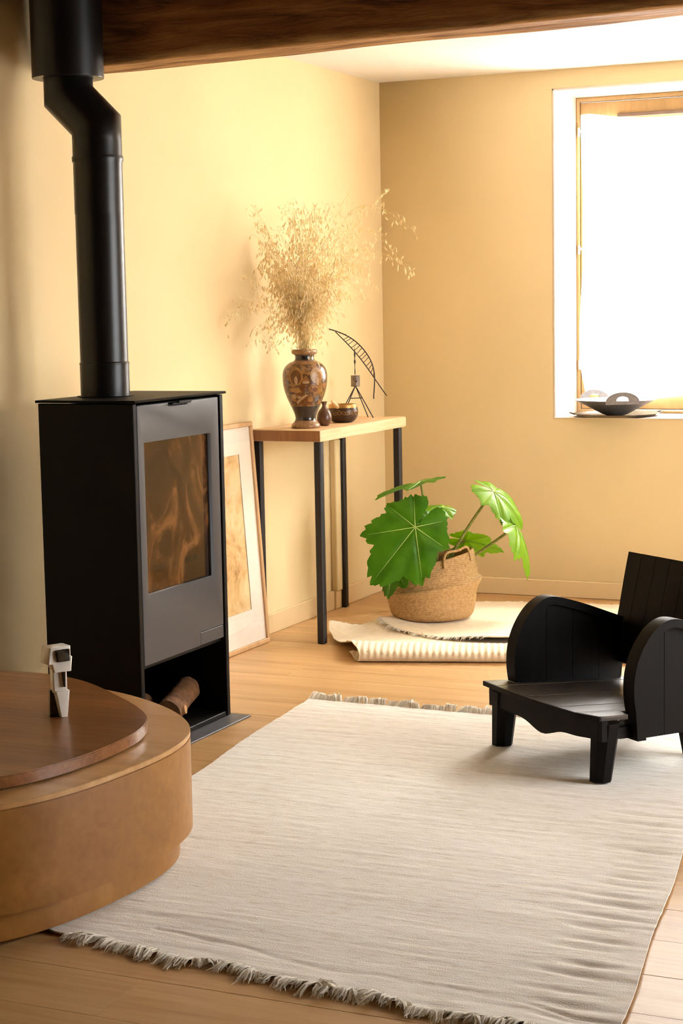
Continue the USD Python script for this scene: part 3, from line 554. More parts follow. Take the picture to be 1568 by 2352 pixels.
for k in range(8):
    s = out_c[int(1+k*1.9)]+np.array([0, 0, RNG.uniform(-0.004, 0.004)])
    part(ws, 'bead', trimesh.creation.icosphere(1, 0.0021).apply_translation(s), M_rust, 60)

# ------------------------------------------------------------------ rug folded in the corner, basket, plant
M_wool = plain('cream_wool', lin(240, 222, 190), 0.95, vary=0.06, scale=40, bump=0.5, bscale=260, spec=0.1, dist=0.003, sheen=0.2)
M_yarn = mat('fringe_yarn', {'d': ('diffuse_bsdf', {'color': lin(252, 246, 234)}), 't': ('translucent_bsdf', {'color': lin(253, 248, 238)}), 'm': ('mix_closure', {'fac': 0.25})}, [('d.BSDF', 'm.closure1'), ('t.BSDF', 'm.closure2')], 'm.closure')
E1 = np.array([0.953, 0.303, 0]); E2 = np.array([-0.303, 0.953, 0]); RO = np.array([0.60, -1.815, 0.0])
fr = thing('folded_rug', 'cream wool rug folded over itself with a ribbed rolled edge under the basket', 'rug', RO+E1*0.6+E2*0.6)
nu, nv = 300, 70
prof = spline([(0.78, 0.010, 0), (0.55, 0.014, 0), (0.35, 0.024, 0), (0.20, 0.046, 0), (0.11, 0.056, 0), (0.045, 0.050, 0), (0.006, 0.030, 0), (0.016, 0.009, 0), (0.07, 0.0045, 0), (0.16, 0.004, 0)], nv)[:, :2]
U = np.linspace(0, 1, nu)[:, None]; e2 = np.broadcast_to(prof[None, :, 0], (nu, nv)).copy(); zz = np.broadcast_to(prof[None, :, 1], (nu, nv)).copy()
left = np.interp(prof[:, 0], [0, 0.10, 0.3, 0.55, 0.78], [0.045, 0.0, -0.07, -0.145, -0.16])[None]; right = 1.42
ee1 = left + (right-left)*U**1.15
ee2 = np.where(e2 > 0.5, 0.5+(e2-0.5)*np.clip(0.55+1.9*(ee1+0.16), 0.5, 1.0), e2)
rib = 0.5+0.5*np.sin(ee1*2*math.pi/0.026+ee2*6); zone = np.clip((0.34-e2)/0.2, 0, 1)
dist_l = np.exp(-((ee1-left)/0.10)**2)
zz = zz + rib*0.0042*zone*np.where(prof[None, :, 1] > 0.012, 1, 0.2) + dist_l*0.045*np.clip((ee2-0.45)/0.15, 0, 1) + dist_l*0.012*np.exp(-((e2-0.1)/0.1)**2)*(prof[None, :, 1] > 0.02)
back = np.exp(-((ee1-0.06)/0.09)**2)*np.clip((ee2-0.6)/0.15, 0, 1); zz += back*0.035
wob = (meshkit.fbm(np.stack([ee1*5, ee2*5, ee1*0], -1), 3, 2)-0.5); zz += wob*0.010*np.clip(zz/0.02, 0, 1)
f_ = (0.006-ee2)*0; G = RO + ee1[..., None]*E1 + (ee2-rib*0.003*(np.abs(ee2) < 0.04))[..., None]*E2 + np.array([0, 0, 1.0])*np.maximum(zz, 0.0035)[..., None]
part(fr, 'folded_layer', sheet(G, 0.0032), M_wool, 60)
LV = spline([(0.56, 0.265, 0), (0.36, 0.40, 0), (0.19, 0.56, 0), (0.055, 0.755, 0), (0.13, 0.98, 0), (0.25, 1.22, 0), (0.42, 1.42, 0)], 60)[:, :2]
nx_, ny_ = 90, 60; T_ = np.linspace(0, 1, nx_)[:, None]
RVx = np.linspace(1.46, 1.55, ny_); RVy = np.linspace(0.255, 1.27, ny_)
A1 = LV[None, :, 0]*(1-T_)+RVx[None]*T_; ykey = LV[:, 1]; straight = np.linspace(0.265, 1.42, ny_)
A2 = ykey[None]*(1-T_)**3 + (straight[None]*(1-T_)+RVy[None]*T_)*(1-(1-T_)**3)
zt = 0.030 + 0.036*np.exp(-((A2-0.24)/0.13)**2)*np.clip((A1-0.1)/0.3, 0, 1) + (meshkit.fbm(np.stack([A1*4, A2*4, A1*0], -1), 3, 6)-0.5)*0.014*(1-np.exp(-(((A1-0.25)**2+(A2-0.94)**2)/0.25**2)**2))
zt += 0.022*np.exp(-((T_*1.3)/0.10)**2)*np.exp(-((ykey[None]-0.755)/0.12)**2) + 0.02*np.exp(-((A1-1.05)/0.16)**2-((A2-0.27)/0.06)**2)
zt = np.where(A2 > 0.75, np.maximum(zt-0.018*np.clip((A2-1.12)/0.2, 0, 1), 0.012), zt)
G2 = RO + A1[..., None]*E1 + A2[..., None]*E2 + np.array([0, 0, 1.0])*zt[..., None]
part(fr, 'upper_layer', sheet(G2, 0.005), M_wool, 60)
def fringe(P, outdir, length, per_m, seed, zmin=0.002, clump=0.012, r=0.0009, lift=0.0, sag=0.6):
    rg = np.random.default_rng(seed); P = np.asarray(P, float); s = np.r_[0, np.cumsum(np.linalg.norm(np.diff(P, axis=0), axis=1))]; ms = []; tot = s[-1]
    n = int(tot*per_m); nc = max(1, int(tot/clump)); cd = rg.normal(size=(nc+1, 3))*np.array([0.35, 0.35, 0.15]); cl = rg.uniform(0.55, 1.15, nc+1)
    for q in np.sort(rg.uniform(0, tot, n)):
        b = np.array([np.interp(q, s, P[:, k]) for k in range(3)]); o = np.asarray(outdir(q/tot) if callable(outdir) else outdir, float); ci = min(int(q/clump), nc)
        dd = o+cd[ci]*np.array([1, 1, 0.5])+rg.normal(size=3)*np.array([0.12, 0.12, 0.05]); dd /= np.linalg.norm(dd); Ln = length*cl[ci]*rg.uniform(0.75, 1.1)
        p1 = b+dd*Ln*0.45+np.array([0, 0, lift]); p2 = b+dd*Ln*0.8+np.array([0, 0, lift*0.5-sag*Ln*0.3]); p3 = b+dd*Ln+rg.normal(size=3)*0.004+np.array([0, 0, -sag*Ln*0.6])
        pts = np.array([b-o*0.006, p1, p2, p3]); pts[1:, 2] = np.maximum(pts[1:, 2], zmin+rg.uniform(0, 0.003))
        sd = np.cross(dd, [0, 0, 1.0])+np.array([0, 0, rg.normal()*0.5]); sd /= np.linalg.norm(sd); wv_ = np.array([r, r*1.2, r, r*0.4])[:, None]*sd
        k4 = np.arange(3)[:, None]*2; ms.append((np.stack([pts-wv_, pts+wv_], 1).reshape(-1, 3), np.vstack([np.c_[k4, k4+1, k4+3], np.c_[k4, k4+3, k4+2]])))
    return cat(ms)
part(fr, 'fringe', fringe(G2[0, 0:38]+np.array([0, 0, -0.001]), -E1*0.55-E2*0.45, 0.030, 520, 11, 0.02), M_yarn, 60, label='short fringe on the fold', kind='stuff')
part(fr, 'fringe', fringe(G2[:, -1]+np.array([0, 0, -0.002]), E2, 0.045, 420, 12, 0.002), M_yarn, 60, kind='stuff')
part(fr, 'fringe', fringe(G[0:110, 0]+np.array([0, 0, -0.001]), E2, 0.035, 420, 13, 0.003), M_yarn, 60, kind='stuff')

M_weave = mat('seagrass_weave', {'o': ('texture_coordinate', {}), 'w': ('wave_texture', {'wave_type': 'bands', 'bands_direction': 'z', 'scale': 38, 'distortion': 2.5, 'detail': 2, 'detail_scale': 4}),
    'n': ('noise_texture', {'scale': 90, 'detail': 4}), 'mx': ('mix_float', {'fac': 0.8}), 'r': ('rgb_ramp', {'ramp': [(0.25, lin(158, 118, 70)), (0.5, lin(190, 150, 98)), (0.8, lin(212, 174, 122))]}), 'bp': ('bump', {'strength': 0.5, 'distance': 0.004}), 'p': ('principled_bsdf', {'roughness': 0.75})},
    [('o.object', 'w.vector'), ('o.object', 'n.vector'), ('w.fac', 'mx.a'), ('n.fac', 'mx.b'), ('mx.result', 'r.fac'), ('r.color', 'p.base_color'), ('mx.result', 'bp.height'), ('bp.normal', 'p.normal')])
KC = np.array([0.592, -0.882, 0.036])
bk = thing('seagrass_basket', 'round woven seagrass belly basket holding the green leafy plant', 'basket', KC)
kp = spline([(0.155, 0.0, 0), (0.176, 0.010, 0), (0.190, 0.045, 0), (0.197, 0.090, 0), (0.203, 0.122, 0), (0.213, 0.142, 0), (0.212, 0.150, 0), (0.198, 0.157, 0), (0.187, 0.180, 0), (0.173, 0.225, 0), (0.163, 0.262, 0), (0.160, 0.268, 0), (0.155, 0.266, 0), (0.160, 0.225, 0), (0.170, 0.15, 0), (0.15, 0.02, 0)], 160)[:, :2]
def basket_mesh():
    n = 220; V, F = lathe(kp, (0, 0, 0), n); a = np.arctan2(V[:, 1], V[:, 0]); z = V[:, 2].copy(); up = np.clip((z-0.10)/0.12, 0, 1)
    # soft upper half leans and its fold tilts
    side = math.atan2(HR[1], HR[0]); tl = np.cos(a-side); V[:, 2] += tl*0.036*np.clip((z-0.05)/0.12, 0, 1) ; V[:, 0] += HR[0]*0.022*up; V[:, 1] += HR[1]*0.022*up
    r = 1+0.012*np.sin(a*3+1)*up; V[:, 0] *= r; V[:, 1] *= r
    tw = 0.0016*np.sin(z*2*math.pi/0.0085)*np.sign(np.sin(a*70+np.floor(z/0.0085)*1.5)); rad = np.hypot(V[:, 0], V[:, 1])+1e-9; V[:, 0] += V[:, 0]/rad*tw; V[:, 1] += V[:, 1]/rad*tw
    return V+KC, F
kb = part(bk, 'body', basket_mesh(), M_weave, 60)
part(bk, 'base', lathe([(0.0, 0.001), (0.156, 0.001), (0.156, 0.012), (0.0, 0.012)], KC, 60), M_weave, 0)
def kpt(ang, z, out=0.0):
    side = math.atan2(HR[1], HR[0]); a = side+ang; r = 0.163+out; return KC+np.array([r*math.cos(a), r*math.sin(a), 0])+HR*0.022+np.array([0, 0, z+0.030*math.cos(ang)])
for sgn in (-1.0, 2.1):
    pts = spline([kpt(sgn-0.42, 0.235, 0.014), kpt(sgn-0.42, 0.275, 0.004), kpt(sgn-0.36, 0.295, 0), kpt(sgn, 0.296, 0), kpt(sgn+0.36, 0.295, 0), kpt(sgn+0.42, 0.275, 0.004), kpt(sgn+0.42, 0.235, 0.014)], 40)
    part(bk, 'handle', tube(pts, 0.0055+0.0012*np.sin(np.arange(40)*2.2), 8), M_weave, 60)
M_soil = plain('potting_soil', lin(70, 46, 30), 0.95, vary=0.4, scale=60, bump=0.8, bscale=70, dist=0.01)
def leafmat(name, a, b, back):
    return mat(name, {'o': ('texture_coordinate', {}), 'n': ('noise_texture', {'scale': 16, 'detail': 4}), 'r': ('rgb_ramp', {'ramp': [(0.3, a), (0.7, b)]}), 'p': ('principled_bsdf', {'roughness': 0.34, 'specular_ior_level': 0.5}),
        'v': ('voronoi_texture', {'scale': 95, 'feature': 'distance_to_edge'}), 'bp': ('bump', {'strength': 0.25, 'distance': 0.002}),
        't': ('translucent_bsdf', {'color': back}), 'm': ('mix_closure', {'fac': 0.42})}, [('o.object', 'n.vector'), ('o.object', 'v.vector'), ('v.distance', 'bp.height'), ('bp.normal', 'p.normal'), ('n.fac', 'r.fac'), ('r.color', 'p.base_color'), ('p.BSDF', 'm.closure1'), ('t.BSDF', 'm.closure2')], 'm.closure')
M_leaf = leafmat('leaf_green', lin(58, 112, 12), lin(94, 148, 26), lin(140, 190, 8))
M_leaf2 = leafmat('backlit_leaf_green', lin(104, 152, 18), lin(140, 182, 34), lin(184, 216, 8))  # yellower leaf tone, light shining through is put into the colour
M_vein = plain('leaf_vein', lin(168, 196, 92), 0.5, vary=0.1)
M_stem = plain('hairy_stem', lin(140, 140, 66), 0.6, vary=0.35, scale=120, bump=0.4, bscale=300, dist=0.002)
pl = thing('potted_plant', 'green begonia like plant with big jagged lobed leaves growing in the seagrass basket', 'plant', KC+np.array([0, 0, 0.20]))
part(pl, 'soil', lathe([(0.0, 0.018), (0.08, 0.016), (0.155, 0.008), (0.156, 0.0), (0.0, -0.01)], KC+HR*0.018+np.array([0, 0, 0.20]), 50), M_soil, 60)
LOBES = [(0, 1.0), (46, 0.84), (-46, 0.84), (92, 0.64), (-92, 0.64), (138, 0.48), (-138, 0.48)]
def leaf(attach, tip, normal, width, droop, m, seed, stem_from, bend=(0, 0, 0.05), cup=0.0, fold=0.0):
    attach, tip = np.array(attach, float), np.array(tip, float); x = tip-attach; Ln = np.linalg.norm(x); x /= Ln
    nrm = np.array(normal, float); nrm -= x*(nrm@x); nrm /= np.linalg.norm(nrm); yv = np.cross(nrm, x); rg = np.random.default_rng(seed)
    nt, nr = 168, 12; th = np.linspace(-math.pi*0.965, math.pi*0.965, nt); deg = np.degrees(th); R = np.zeros(nt)
    for a, s in LOBES:
        dlt = np.abs(deg-a-rg.uniform(-4, 4)); R = np.maximum(R, s*rg.uniform(0.93, 1.07)*np.clip(1-0.30*(dlt/27)**1.1, 0.45, 1))
    R = np.maximum(R, 0.5)*(1-0.55*np.exp(-((180-np.abs(deg))/9)**2)); teeth = 0.5+0.5*np.abs(((deg*0.105+seed) % 1)*2-1); R *= 0.925+0.10*teeth+0.02*rg.normal(size=nt)
    q = (np.arange(nr+1)/nr)**0.85; a_ = np.cos(th)[None]*R[None]*q[:, None]*Ln; b_ = np.sin(th)[None]*R[None]*q[:, None]*Ln*width
    rr = np.hypot(a_, b_)/Ln; h = -droop*rr**2*Ln + cup*(b_/Ln)**2*Ln - fold*np.abs(b_)
    vein = np.zeros_like(h)
    for a, s in LOBES: vein = np.maximum(vein, np.exp(-((np.degrees(th)[None]-a)*rr/3.0)**2))
    h += -vein*0.006*np.clip(rr*3, 0, 1)+0.010*np.sin(th*7+seed)[None]*rr**2*Ln*3
    V = attach + a_[..., None]*x + b_[..., None]*yv + h[..., None]*nrm
    i, j = np.meshgrid(np.arange(nr), np.arange(nt-1), indexing='ij'); k = j+1
    qd = np.stack([i*nt+j, (i+1)*nt+j, (i+1)*nt+k, i*nt+k], -1).reshape(-1, 4); F = np.vstack([qd[:, [0, 1, 2]], qd[:, [0, 2, 3]]]); Vt = V.reshape(-1, 3)
    nn = len(Vt); rim = np.r_[nr*nt+np.arange(nt)]; side = np.vstack([np.c_[rim[:-1], rim[1:], rim[1:]+nn], np.c_[rim[:-1], rim[1:]+nn, rim[:-1]+nn]])
    lf = part(pl, 'leaf', (np.vstack([Vt, Vt-nrm*0.0009]), np.vstack([F, F[:, ::-1]+nn, side[:, ::-1]])), m, 70)
    vs_ = []
    for a, s in LOBES[:7]:
        jn = int(np.argmin(np.abs(deg-a))); line = V[:int(nr*0.93), jn]+nrm*0.0012; vs_.append(tube(line, np.linspace(0.0024, 0.0006, len(line)), 5, False))
    part(lf, 'veins', cat(vs_), M_vein, 60, label='pale green veins')
    s0 = np.array(stem_from, float); mid = (s0+attach)/2+np.array(bend); c = spline([s0, mid, attach-nrm*0.001], 26)
    part(pl, 'stem', tube(c, np.linspace(0.0078, 0.0058, 26), 9), M_stem, 60)
CR_ = KC+HR*0.022+np.array([0, 0, 0.215])
def kp_at(px, py, dep):
    d_ = FW + RT*(px-PW/2)/PF - UP*(py-PH/2)/PF; D = (KC-CAM)@HZ+dep; return CAM+d_*D/(d_@HZ)
TOC = -FW
leaf(kp_at(953, 1211, -0.20), kp_at(858, 1335, -0.27), TOC+np.array([0, 0, 0.55])+HR*0.25, 0.92, 0.10, M_leaf, 1, CR_-HR*0.05, (0, 0, 0.10))
leaf(kp_at(985, 1190, -0.16), kp_at(1050, 1225, -0.17), TOC*0.9+np.array([0, 0, 1.0])+HR*0.5, 0.75, 0.55, M_leaf, 2, CR_-HR*0.02, (0, 0, 0.05))
leaf(kp_at(905, 1300, -0.14), kp_at(882, 1370, -0.20), TOC-HR*0.6, 0.85, 0.3, M_leaf, 3, CR_-HR*0.08, (0, 0, 0.06))
leaf(kp_at(966, 1106, -0.05), kp_at(858, 1136, -0.14), np.array([0, 0, 1.0])+HR*0.10-TOC*0.16, 0.85, 0.06, M_leaf, 4, CR_-HR*0.02+HZ*0.02, (0, 0, 0.02), 0.0)
leaf(kp_at(1016, 1165, 0.02), kp_at(962, 1172, -0.06), np.array([0, 0, 1.0])+TOC*0.45, 0.90, 0.25, M_leaf2, 5, CR_+HZ*0.04, (0, 0, 0.02), -0.3)
leaf(kp_at(1133, 1128, -0.02), kp_at(1222, 1185, -0.06), np.array([0, 0, 1.0])+TOC*0.28, 0.95, 0.42, M_leaf2, 6, CR_+HR*0.04, (0, 0, 0.02), 0.0)
leaf(kp_at(1184, 1207, -0.05), kp_at(1248, 1300, -0.10), np.array([0, 0, 0.85])+HR*0.8+TOC*0.18, 0.95, 0.40, M_leaf2, 7, CR_+HR*0.07, (0, 0, -0.01), 0.0)
leaf(kp_at(1068, 1240, 0.06), kp_at(1150, 1258, 0.08), np.array([0, 0, 0.7])-TOC*0.8, 0.62, 0.15, M_leaf2, 8, CR_+HR*0.03+HZ*0.05, (0, 0, 0.02), 0.0)

# ------------------------------------------------------------------ big rug
def rugmat():
    return mat('cream_rug_wool', {'o': ('texture_coordinate', {}), 'mp': ('mapping', {'scale': (9, 46, 9), 'rotation': (0, 0, 0.06)}), 'n': ('noise_texture', {'scale': 2.2, 'detail': 5, 'roughness': 0.65}), 'n2': ('noise_texture', {'scale': 330, 'detail': 3}),
        'r': ('rgb_ramp', {'ramp': [(0.30, lin(228, 216, 198)), (0.45, lin(244, 238, 228)), (0.7, lin(250, 246, 239))]}), 'mx': ('mix_float', {'fac': 0.5}), 'bp': ('bump', {'strength': 0.6, 'distance': 0.004}), 'p': ('principled_bsdf', {'roughness': 0.95, 'specular_ior_level': 0.1, 'sheen_weight': 0.15})},
        [('o.object', 'mp.vector'), ('mp.vector', 'n.vector'), ('o.object', 'n2.vector'), ('n.fac', 'r.fac'), ('r.color', 'p.base_color'), ('n.fac', 'mx.a'), ('n2.fac', 'mx.b'), ('mx.result', 'bp.height'), ('bp.normal', 'p.normal')])
M_rug = rugmat()
QA, QB, QC, QD = (np.array(p) for p in ((0.733, -2.478), (2.263, -2.53), (2.597, -5.035), (1.00, -4.850)))
ar = thing('area_rug', 'large cream wool rug with fringed ends under the black armchair', 'rug', (1.65, -3.72, 0))
nu, nv = 230, 420; u = np.linspace(0, 1, nu)[:, None]; v_ = np.linspace(0, 1, nv)[None]
XY = ((1-u)*(1-v_))[..., None]*QA+(u*(1-v_))[..., None]*QB+(u*v_)[..., None]*QC+((1-u)*v_)[..., None]*QD
wig = 0.0035*np.sin(v_*23)*np.exp(-((1-u)/0.05)**2) + 0.006*np.sin(v_*17+1)*np.exp(-(u/0.05)**2); XY[..., 0] += wig
XY[..., 1] += (0.010*np.sin(u*31)+0.006*np.sin(u*57+2))*np.exp(-((1-v_)/0.05)**2)
p3 = np.stack([XY[..., 0], XY[..., 1], XY[..., 0]*0], -1)
z = 0.0075 + 0.0045*(meshkit.fbm(p3*np.array([5, 42, 1]), 4, 21)-0.5) + 0.006*(meshkit.fbm(p3*np.array([2.5, 6, 1]), 2, 22)-0.5)
puck = np.zeros_like(z); rg = np.random.default_rng(5)
for k, vc in enumerate(np.arange(0.34, 0.985, 0.030)):
    vc += rg.uniform(-0.006, 0.006); L = rg.uniform(0.04, 0.09); uc = 0.935-rg.uniform(0, 0.03)
    puck += rg.uniform(0.3, 1.0)*np.exp(-((v_-vc)/0.0060)**2)*np.exp(-((u-uc)/L)**2*1.6)
z += 0.006*np.exp(-((1-u)/0.12)**2)*np.clip((v_-0.25)/0.1, 0, 1) - 0.0075*puck
hem = np.exp(-((v_-(0.958+0.006*np.sin(u*14)))/0.0028)**2); z -= 0.006*hem*(u > 0.28)*(0.5+0.5*np.sin(u*9)**2)
far_r = np.exp(-((u-0.80)/0.07)**2-((v_-0.015)/0.012)**2)+0.6*np.exp(-((u-0.62)/0.03)**2-((v_-0.01)/0.01)**2); z += 0.012*far_r
near_b = np.exp(-((1-v_)/0.02)**2); z += near_b*0.006*(0.5+0.5*np.sin(u*40)*np.sin(u*17+1))*np.clip((u-0.3)/0.1, 0, 1)
G3 = np.stack([XY[..., 0], XY[..., 1], np.clip(z, 0.0052, None)], -1)
# the part under the coffee table lies flat
part(ar, 'rug_body', sheet(G3, 0.0045), M_rug, 70)
near = G3[40:, -1]; far = G3[:, 0]
part(ar, 'fringe', fringe(near, (-0.02, -1, 0.05), 0.058, 1000, 31, 0.0015, 0.016, 0.0018, 0.004, 0.35), M_yarn, 60, label='fringe along the near end', kind='stuff')
part(ar, 'fringe', fringe(far, (-0.10, 1, 0.25), 0.062, 800, 32, 0.0015, 0.034, 0.0024, 0.010, 0.30), M_yarn, 60, label='tufted fringe along the far end', kind='stuff')

# ------------------------------------------------------------------ armchair
M_black = wood('black_stained_wood', lin(8, 6, 5), lin(18, 14, 12), 'z', 30, 0.5, spec=0.1, bump=0.35, rings=0.4, dist=0.001)
M_blackh = wood('black_stained_seat', lin(44, 38, 34), lin(84, 76, 70), 'y', 24, 0.42, spec=0.8, bump=0.15, rings=0.4, dist=0.001, coat=0.35)
CO = np.array([1.621, -2.899, 0.011]); CW = np.array([0.785, -0.619, 0]); CW /= np.linalg.norm(CW); CD = np.array([-CW[1], CW[0], 0]); CZ = np.array([0, 0, 1.0]); CA = [CW, CD, CZ]
def cl(p): p = np.asarray(p, float); return CO+p[..., 0:1]*CW+p[..., 1:2]*CD+p[..., 2:3]*CZ
ch = thing('armchair', 'low black wooden armchair of planks with rounded arms standing on the cream rug', 'chair', CO+CW*0.26+CD*0.24)
def cbox(lo, hi, c=0.003): return frame_box(lo, hi, CA, CO, c)
def leg(x, y_, x2, y2, s0=0.033, s1=0.044, h=0.178):
    P = []
    for (cx, cy, z, s) in ((x2, y2, 0.0, s0), (x, y_, h, s1)):
        for a in range(8):
            g = math.pi/8+a*math.pi/4; k = s/math.cos(math.pi/8)*0.93; P.append((cx+k*math.cos(g), cy+k*math.sin(g), z))
    return (cl(verts(hull(P))[0]), verts(hull(P))[1])
for x, y_, x2, y2 in ((0.012, 0.012, -0.002, 0.006), (0.530, 0.030, 0.522, 0.016), (0.10, 0.430, 0.09, 0.445), (0.405, 0.430, 0.415, 0.445)):
    part(ch, 'leg', leg(x, y_, x2, y2, h=0.178 if y_ < 0.2 else 0.155), M_black, 25)
# seat of planks running front to back, bowed front edge
nS = 7; xs = np.linspace(-0.028, 0.578, nS+1); frontc = lambda x: -0.045-0.016*math.sin(math.pi*(x+0.028)/0.606)+0.02*max(0, (x-0.5)/0.08)
for k in range(nS):
    a, b = xs[k]+0.0008, xs[k+1]-0.0008; fa = frontc((a+b)/2)
    zt = 0.2115-0.0006*(k % 2)
    pp = [(a, frontc(a)), ((a+b)/2, frontc((a+b)/2)), (b, frontc(b))] + ([(b, 0.075), (0.5295, 0.082), (0.5295, 0.47)] if k == nS-1 else [(b, 0.47)]) + [(a, 0.47)]
    c2 = m3.CrossSection([np.array(pp)]); v, f = verts(c2.extrude(0.0135).translate([0, 0, zt-0.016]) + c2.offset(-0.0007, m3.JoinType.Miter).extrude(0.0145).translate([0, 0, zt-0.016])); v = v.copy(); v[:, 2] -= 0.080*np.maximum(v[:, 1], 0)
    part(ch, 'seat_plank', (cl(v), f), M_blackh, 0)
xe = np.linspace(xs[0]-0.001, xs[-1]+0.001, 40)
pe = np.vstack([[(x, frontc(min(max(x, xs[0]), xs[-1]))-0.003) for x in xe], [(x, frontc(min(max(x, xs[0]), xs[-1]))+0.003) for x in xe[::-1]]])
v, f = verts(m3.CrossSection([pe]).extrude(0.0145).translate([0, 0, 0.1945])); part(ch, 'seat_edge', (cl(v), f), M_black, 20)
# scalloped front apron
def apron(p0, p1, z_top, low, thick):
    p0, p1 = np.array(p0, float), np.array(p1, float); L = np.linalg.norm(p1-p0); dx = (p1-p0)/L; nrm_ = np.array([-dx[1], dx[0]])
    s = np.linspace(0, L, 30); poly = [(0, z_top), (0, low(0))]+[(q, low(q/L)) for q in s[1:-1]]+[(L, low(1)), (L, z_top)]
    m = m3.CrossSection([np.array(poly)]).extrude(thick); v, f = verts(m); w3 = np.c_[p0[0]+dx[0]*v[:, 0]+nrm_[0]*v[:, 2], p0[1]+dx[1]*v[:, 0]+nrm_[1]*v[:, 2], v[:, 1]]
    return (cl(w3), f[:, ::-1])
def lowf(q): return 0.128-0.028*math.exp(-((q-0.48)/0.14)**2)-0.006*math.exp(-((q-0.64)/0.2)**2)+0.004*math.sin(q*22)*0.5
part(ch, 'front_apron', apron((-0.030, -0.024), (0.566, -0.010), 0.197, lowf, 0.022), M_black, 20)
def lowb(q): return 0.135-0.01*math.sin(q*9)
part(ch, 'side_rail', apron((0.010, 0.40), (0.006, 0.02), 0.160, lowb, 0.022), M_black, 20); part(ch, 'side_rail', apron((0.560, 0.02), (0.50, 0.44), 0.160, lowb, 0.022), M_black, 20)
part(ch, 'rear_rail', apron((0.50, 0.455), (0.02, 0.455), 0.157, lambda q: 0.14, 0.022), M_black, 20)
# arm panels: outline in (depth, height)
def outline(dy=0.0):
    c = spline([(0.036, 0.205, 0), (0.029, 0.28, 0), (0.040, 0.345, 0), (0.070, 0.405, 0), (0.115, 0.452, 0), (0.160, 0.471, 0), (0.215, 0.464, 0), (0.32, 0.430, 0), (0.455, 0.379, 0)], 46)[:, :2]; return c+np.array([dy, 0])
oc = outline()
def side_solid(poly2, x0, x1):
    m = m3.CrossSection([np.asarray(poly2, float)], m3.FillRule.NonZero).extrude(x1-x0); v, f = verts(m); return (cl(np.c_[x0+v[:, 2], v[:, 0], v[:, 1]]), f)
def arm(side):
    x0 = 0.004 if side < 0 else 0.528; th_ = 0.022; dy = 0.0 if side < 0 else 0.068
    c = outline(dy); tang = np.gradient(c, axis=0); tang /= np.linalg.norm(tang, axis=1, keepdims=True); inn = np.c_[tang[:, 1], -tang[:, 0]]
    ci = c+inn*0.026
    rim_poly = np.vstack([c, ci[::-1]]); w0, w1 = (x0-0.014, x0+0.036) if side < 0 else (x0-0.004, x0+0.050)
    zb = 0.166 if side < 0 else 0.118
    if side > 0: rim_poly = np.vstack([[c[0, 0]+0.006, zb], c, ci[::-1], [ci[0, 0]+0.012, zb]])
    part(ch, 'arm_rim', side_solid(rim_poly[::-1] if sg.Polygon(rim_poly).exterior.is_ccw is False else rim_poly, w0, w1), M_black, 40, label='bent wooden rim of the arm')
    full = sg.Polygon(np.vstack([ci, [(0.462+dy, 0.36), (0.446+dy, zb), (ci[0, 0], zb)]])).buffer(0)
    cuts = np.linspace(ci[:, 0].min(), 0.464+dy, 5)
    for k in range(4):
        a, b = cuts[k]+0.0008, cuts[k+1]-0.0008
        g = full.intersection(sg.box(a, -1, b, 1))
        if side > 0 and k == 0:
            g = g.difference(sg.Polygon([(ci[0, 0]+0.020, 0.222), (ci[0, 0]+0.030, 0.214), (ci[0, 0]+0.044, 0.222), (ci[0, 0]+0.046, 0.26), (ci[0, 0]+0.038, 0.312), (ci[0, 0]+0.026, 0.27)]))
        for gg in getattr(g, 'geoms', [g]):
            if gg.area < 1e-4: continue
            pts = np.array(gg.exterior.coords)[:-1]; pts = pts if gg.exterior.is_ccw else pts[::-1]
            if side > 0: pts = pts-np.array([0, 0])
            part(ch, 'arm_plank', side_solid(pts, x0+0.004+0.0015*(k % 2), x0+0.004+th_), M_black, 20)
arm(-1); arm(1)
# reclined back of vertical planks
nB = 7; xb = np.linspace(-0.022, 0.50, nB+1); b0, b1 = np.array([0.435, 0.232]), np.array([0.520, 0.584]); tb = (b1-b0)/np.linalg.norm(b1-b0); nb = np.array([tb[1], -tb[0]]); hb = np.linalg.norm(b1-b0)
def bk_pt(x, s, o): q = b0+tb*s+nb*o; return (x, q[0], q[1])
for k in range(nB):
    a, b = xb[k]+0.001, xb[k+1]-0.001; hh = hb-0.004*((k+0.5)/nB-0.5)**2
    sh = lambda x, s: x if 0 < k < nB-1 else (x+0.0)
    def wv(x, s):  # the outer edges of the back are cut in towards the arms
        e = 0.006*math.exp(-((s-0.16)/0.09)**2); return x+(e if x < xb[0]+0.003 else (-e if x > xb[-1]-0.003 else 0))
    secs = np.linspace(0, hh, 9); V = []; 
    for s in secs:
        for x, o in ((a, 0), (b, 0), (b, 0.022), (a, 0.022)): V.append(bk_pt(wv(x, s), s, o))
    V = np.array(V); F = []
    for i in range(8):
        for j in range(4):
            p, q = i*4+j, i*4+(j+1) % 4; F += [(p, q, q+4), (p, q+4, p+4)]
    F += [(0, 2, 1), (0, 3, 2), (32, 33, 34), (32, 34, 35)]
    part(ch, 'back_plank', (cl(V), np.array(F)[:, ::-1]), M_black, 20)
def brail(s, h_):
    P = [bk_pt(x, ss, o) for x in (0.012, 0.485) for ss in (s, s+h_) for o in (0.022, 0.042)]; v, f = verts(hull(P)); return (cl(v), f)
part(ch, 'back_rail', brail(0.05, 0.05), M_black, 0); part(ch, 'back_rail', brail(0.28, 0.05), M_black, 0)
for x in (-0.012, 0.46): part(ch, 'back_post', (lambda v, f: (cl(v), f))(*verts(hull([(x+dx, y_+dy, z) for dx in (0, 0.018) for (y_, z) in ((0.447, 0.170), (0.462, 0.31)) for dy in (0, 0.022)]))), M_black, 0)

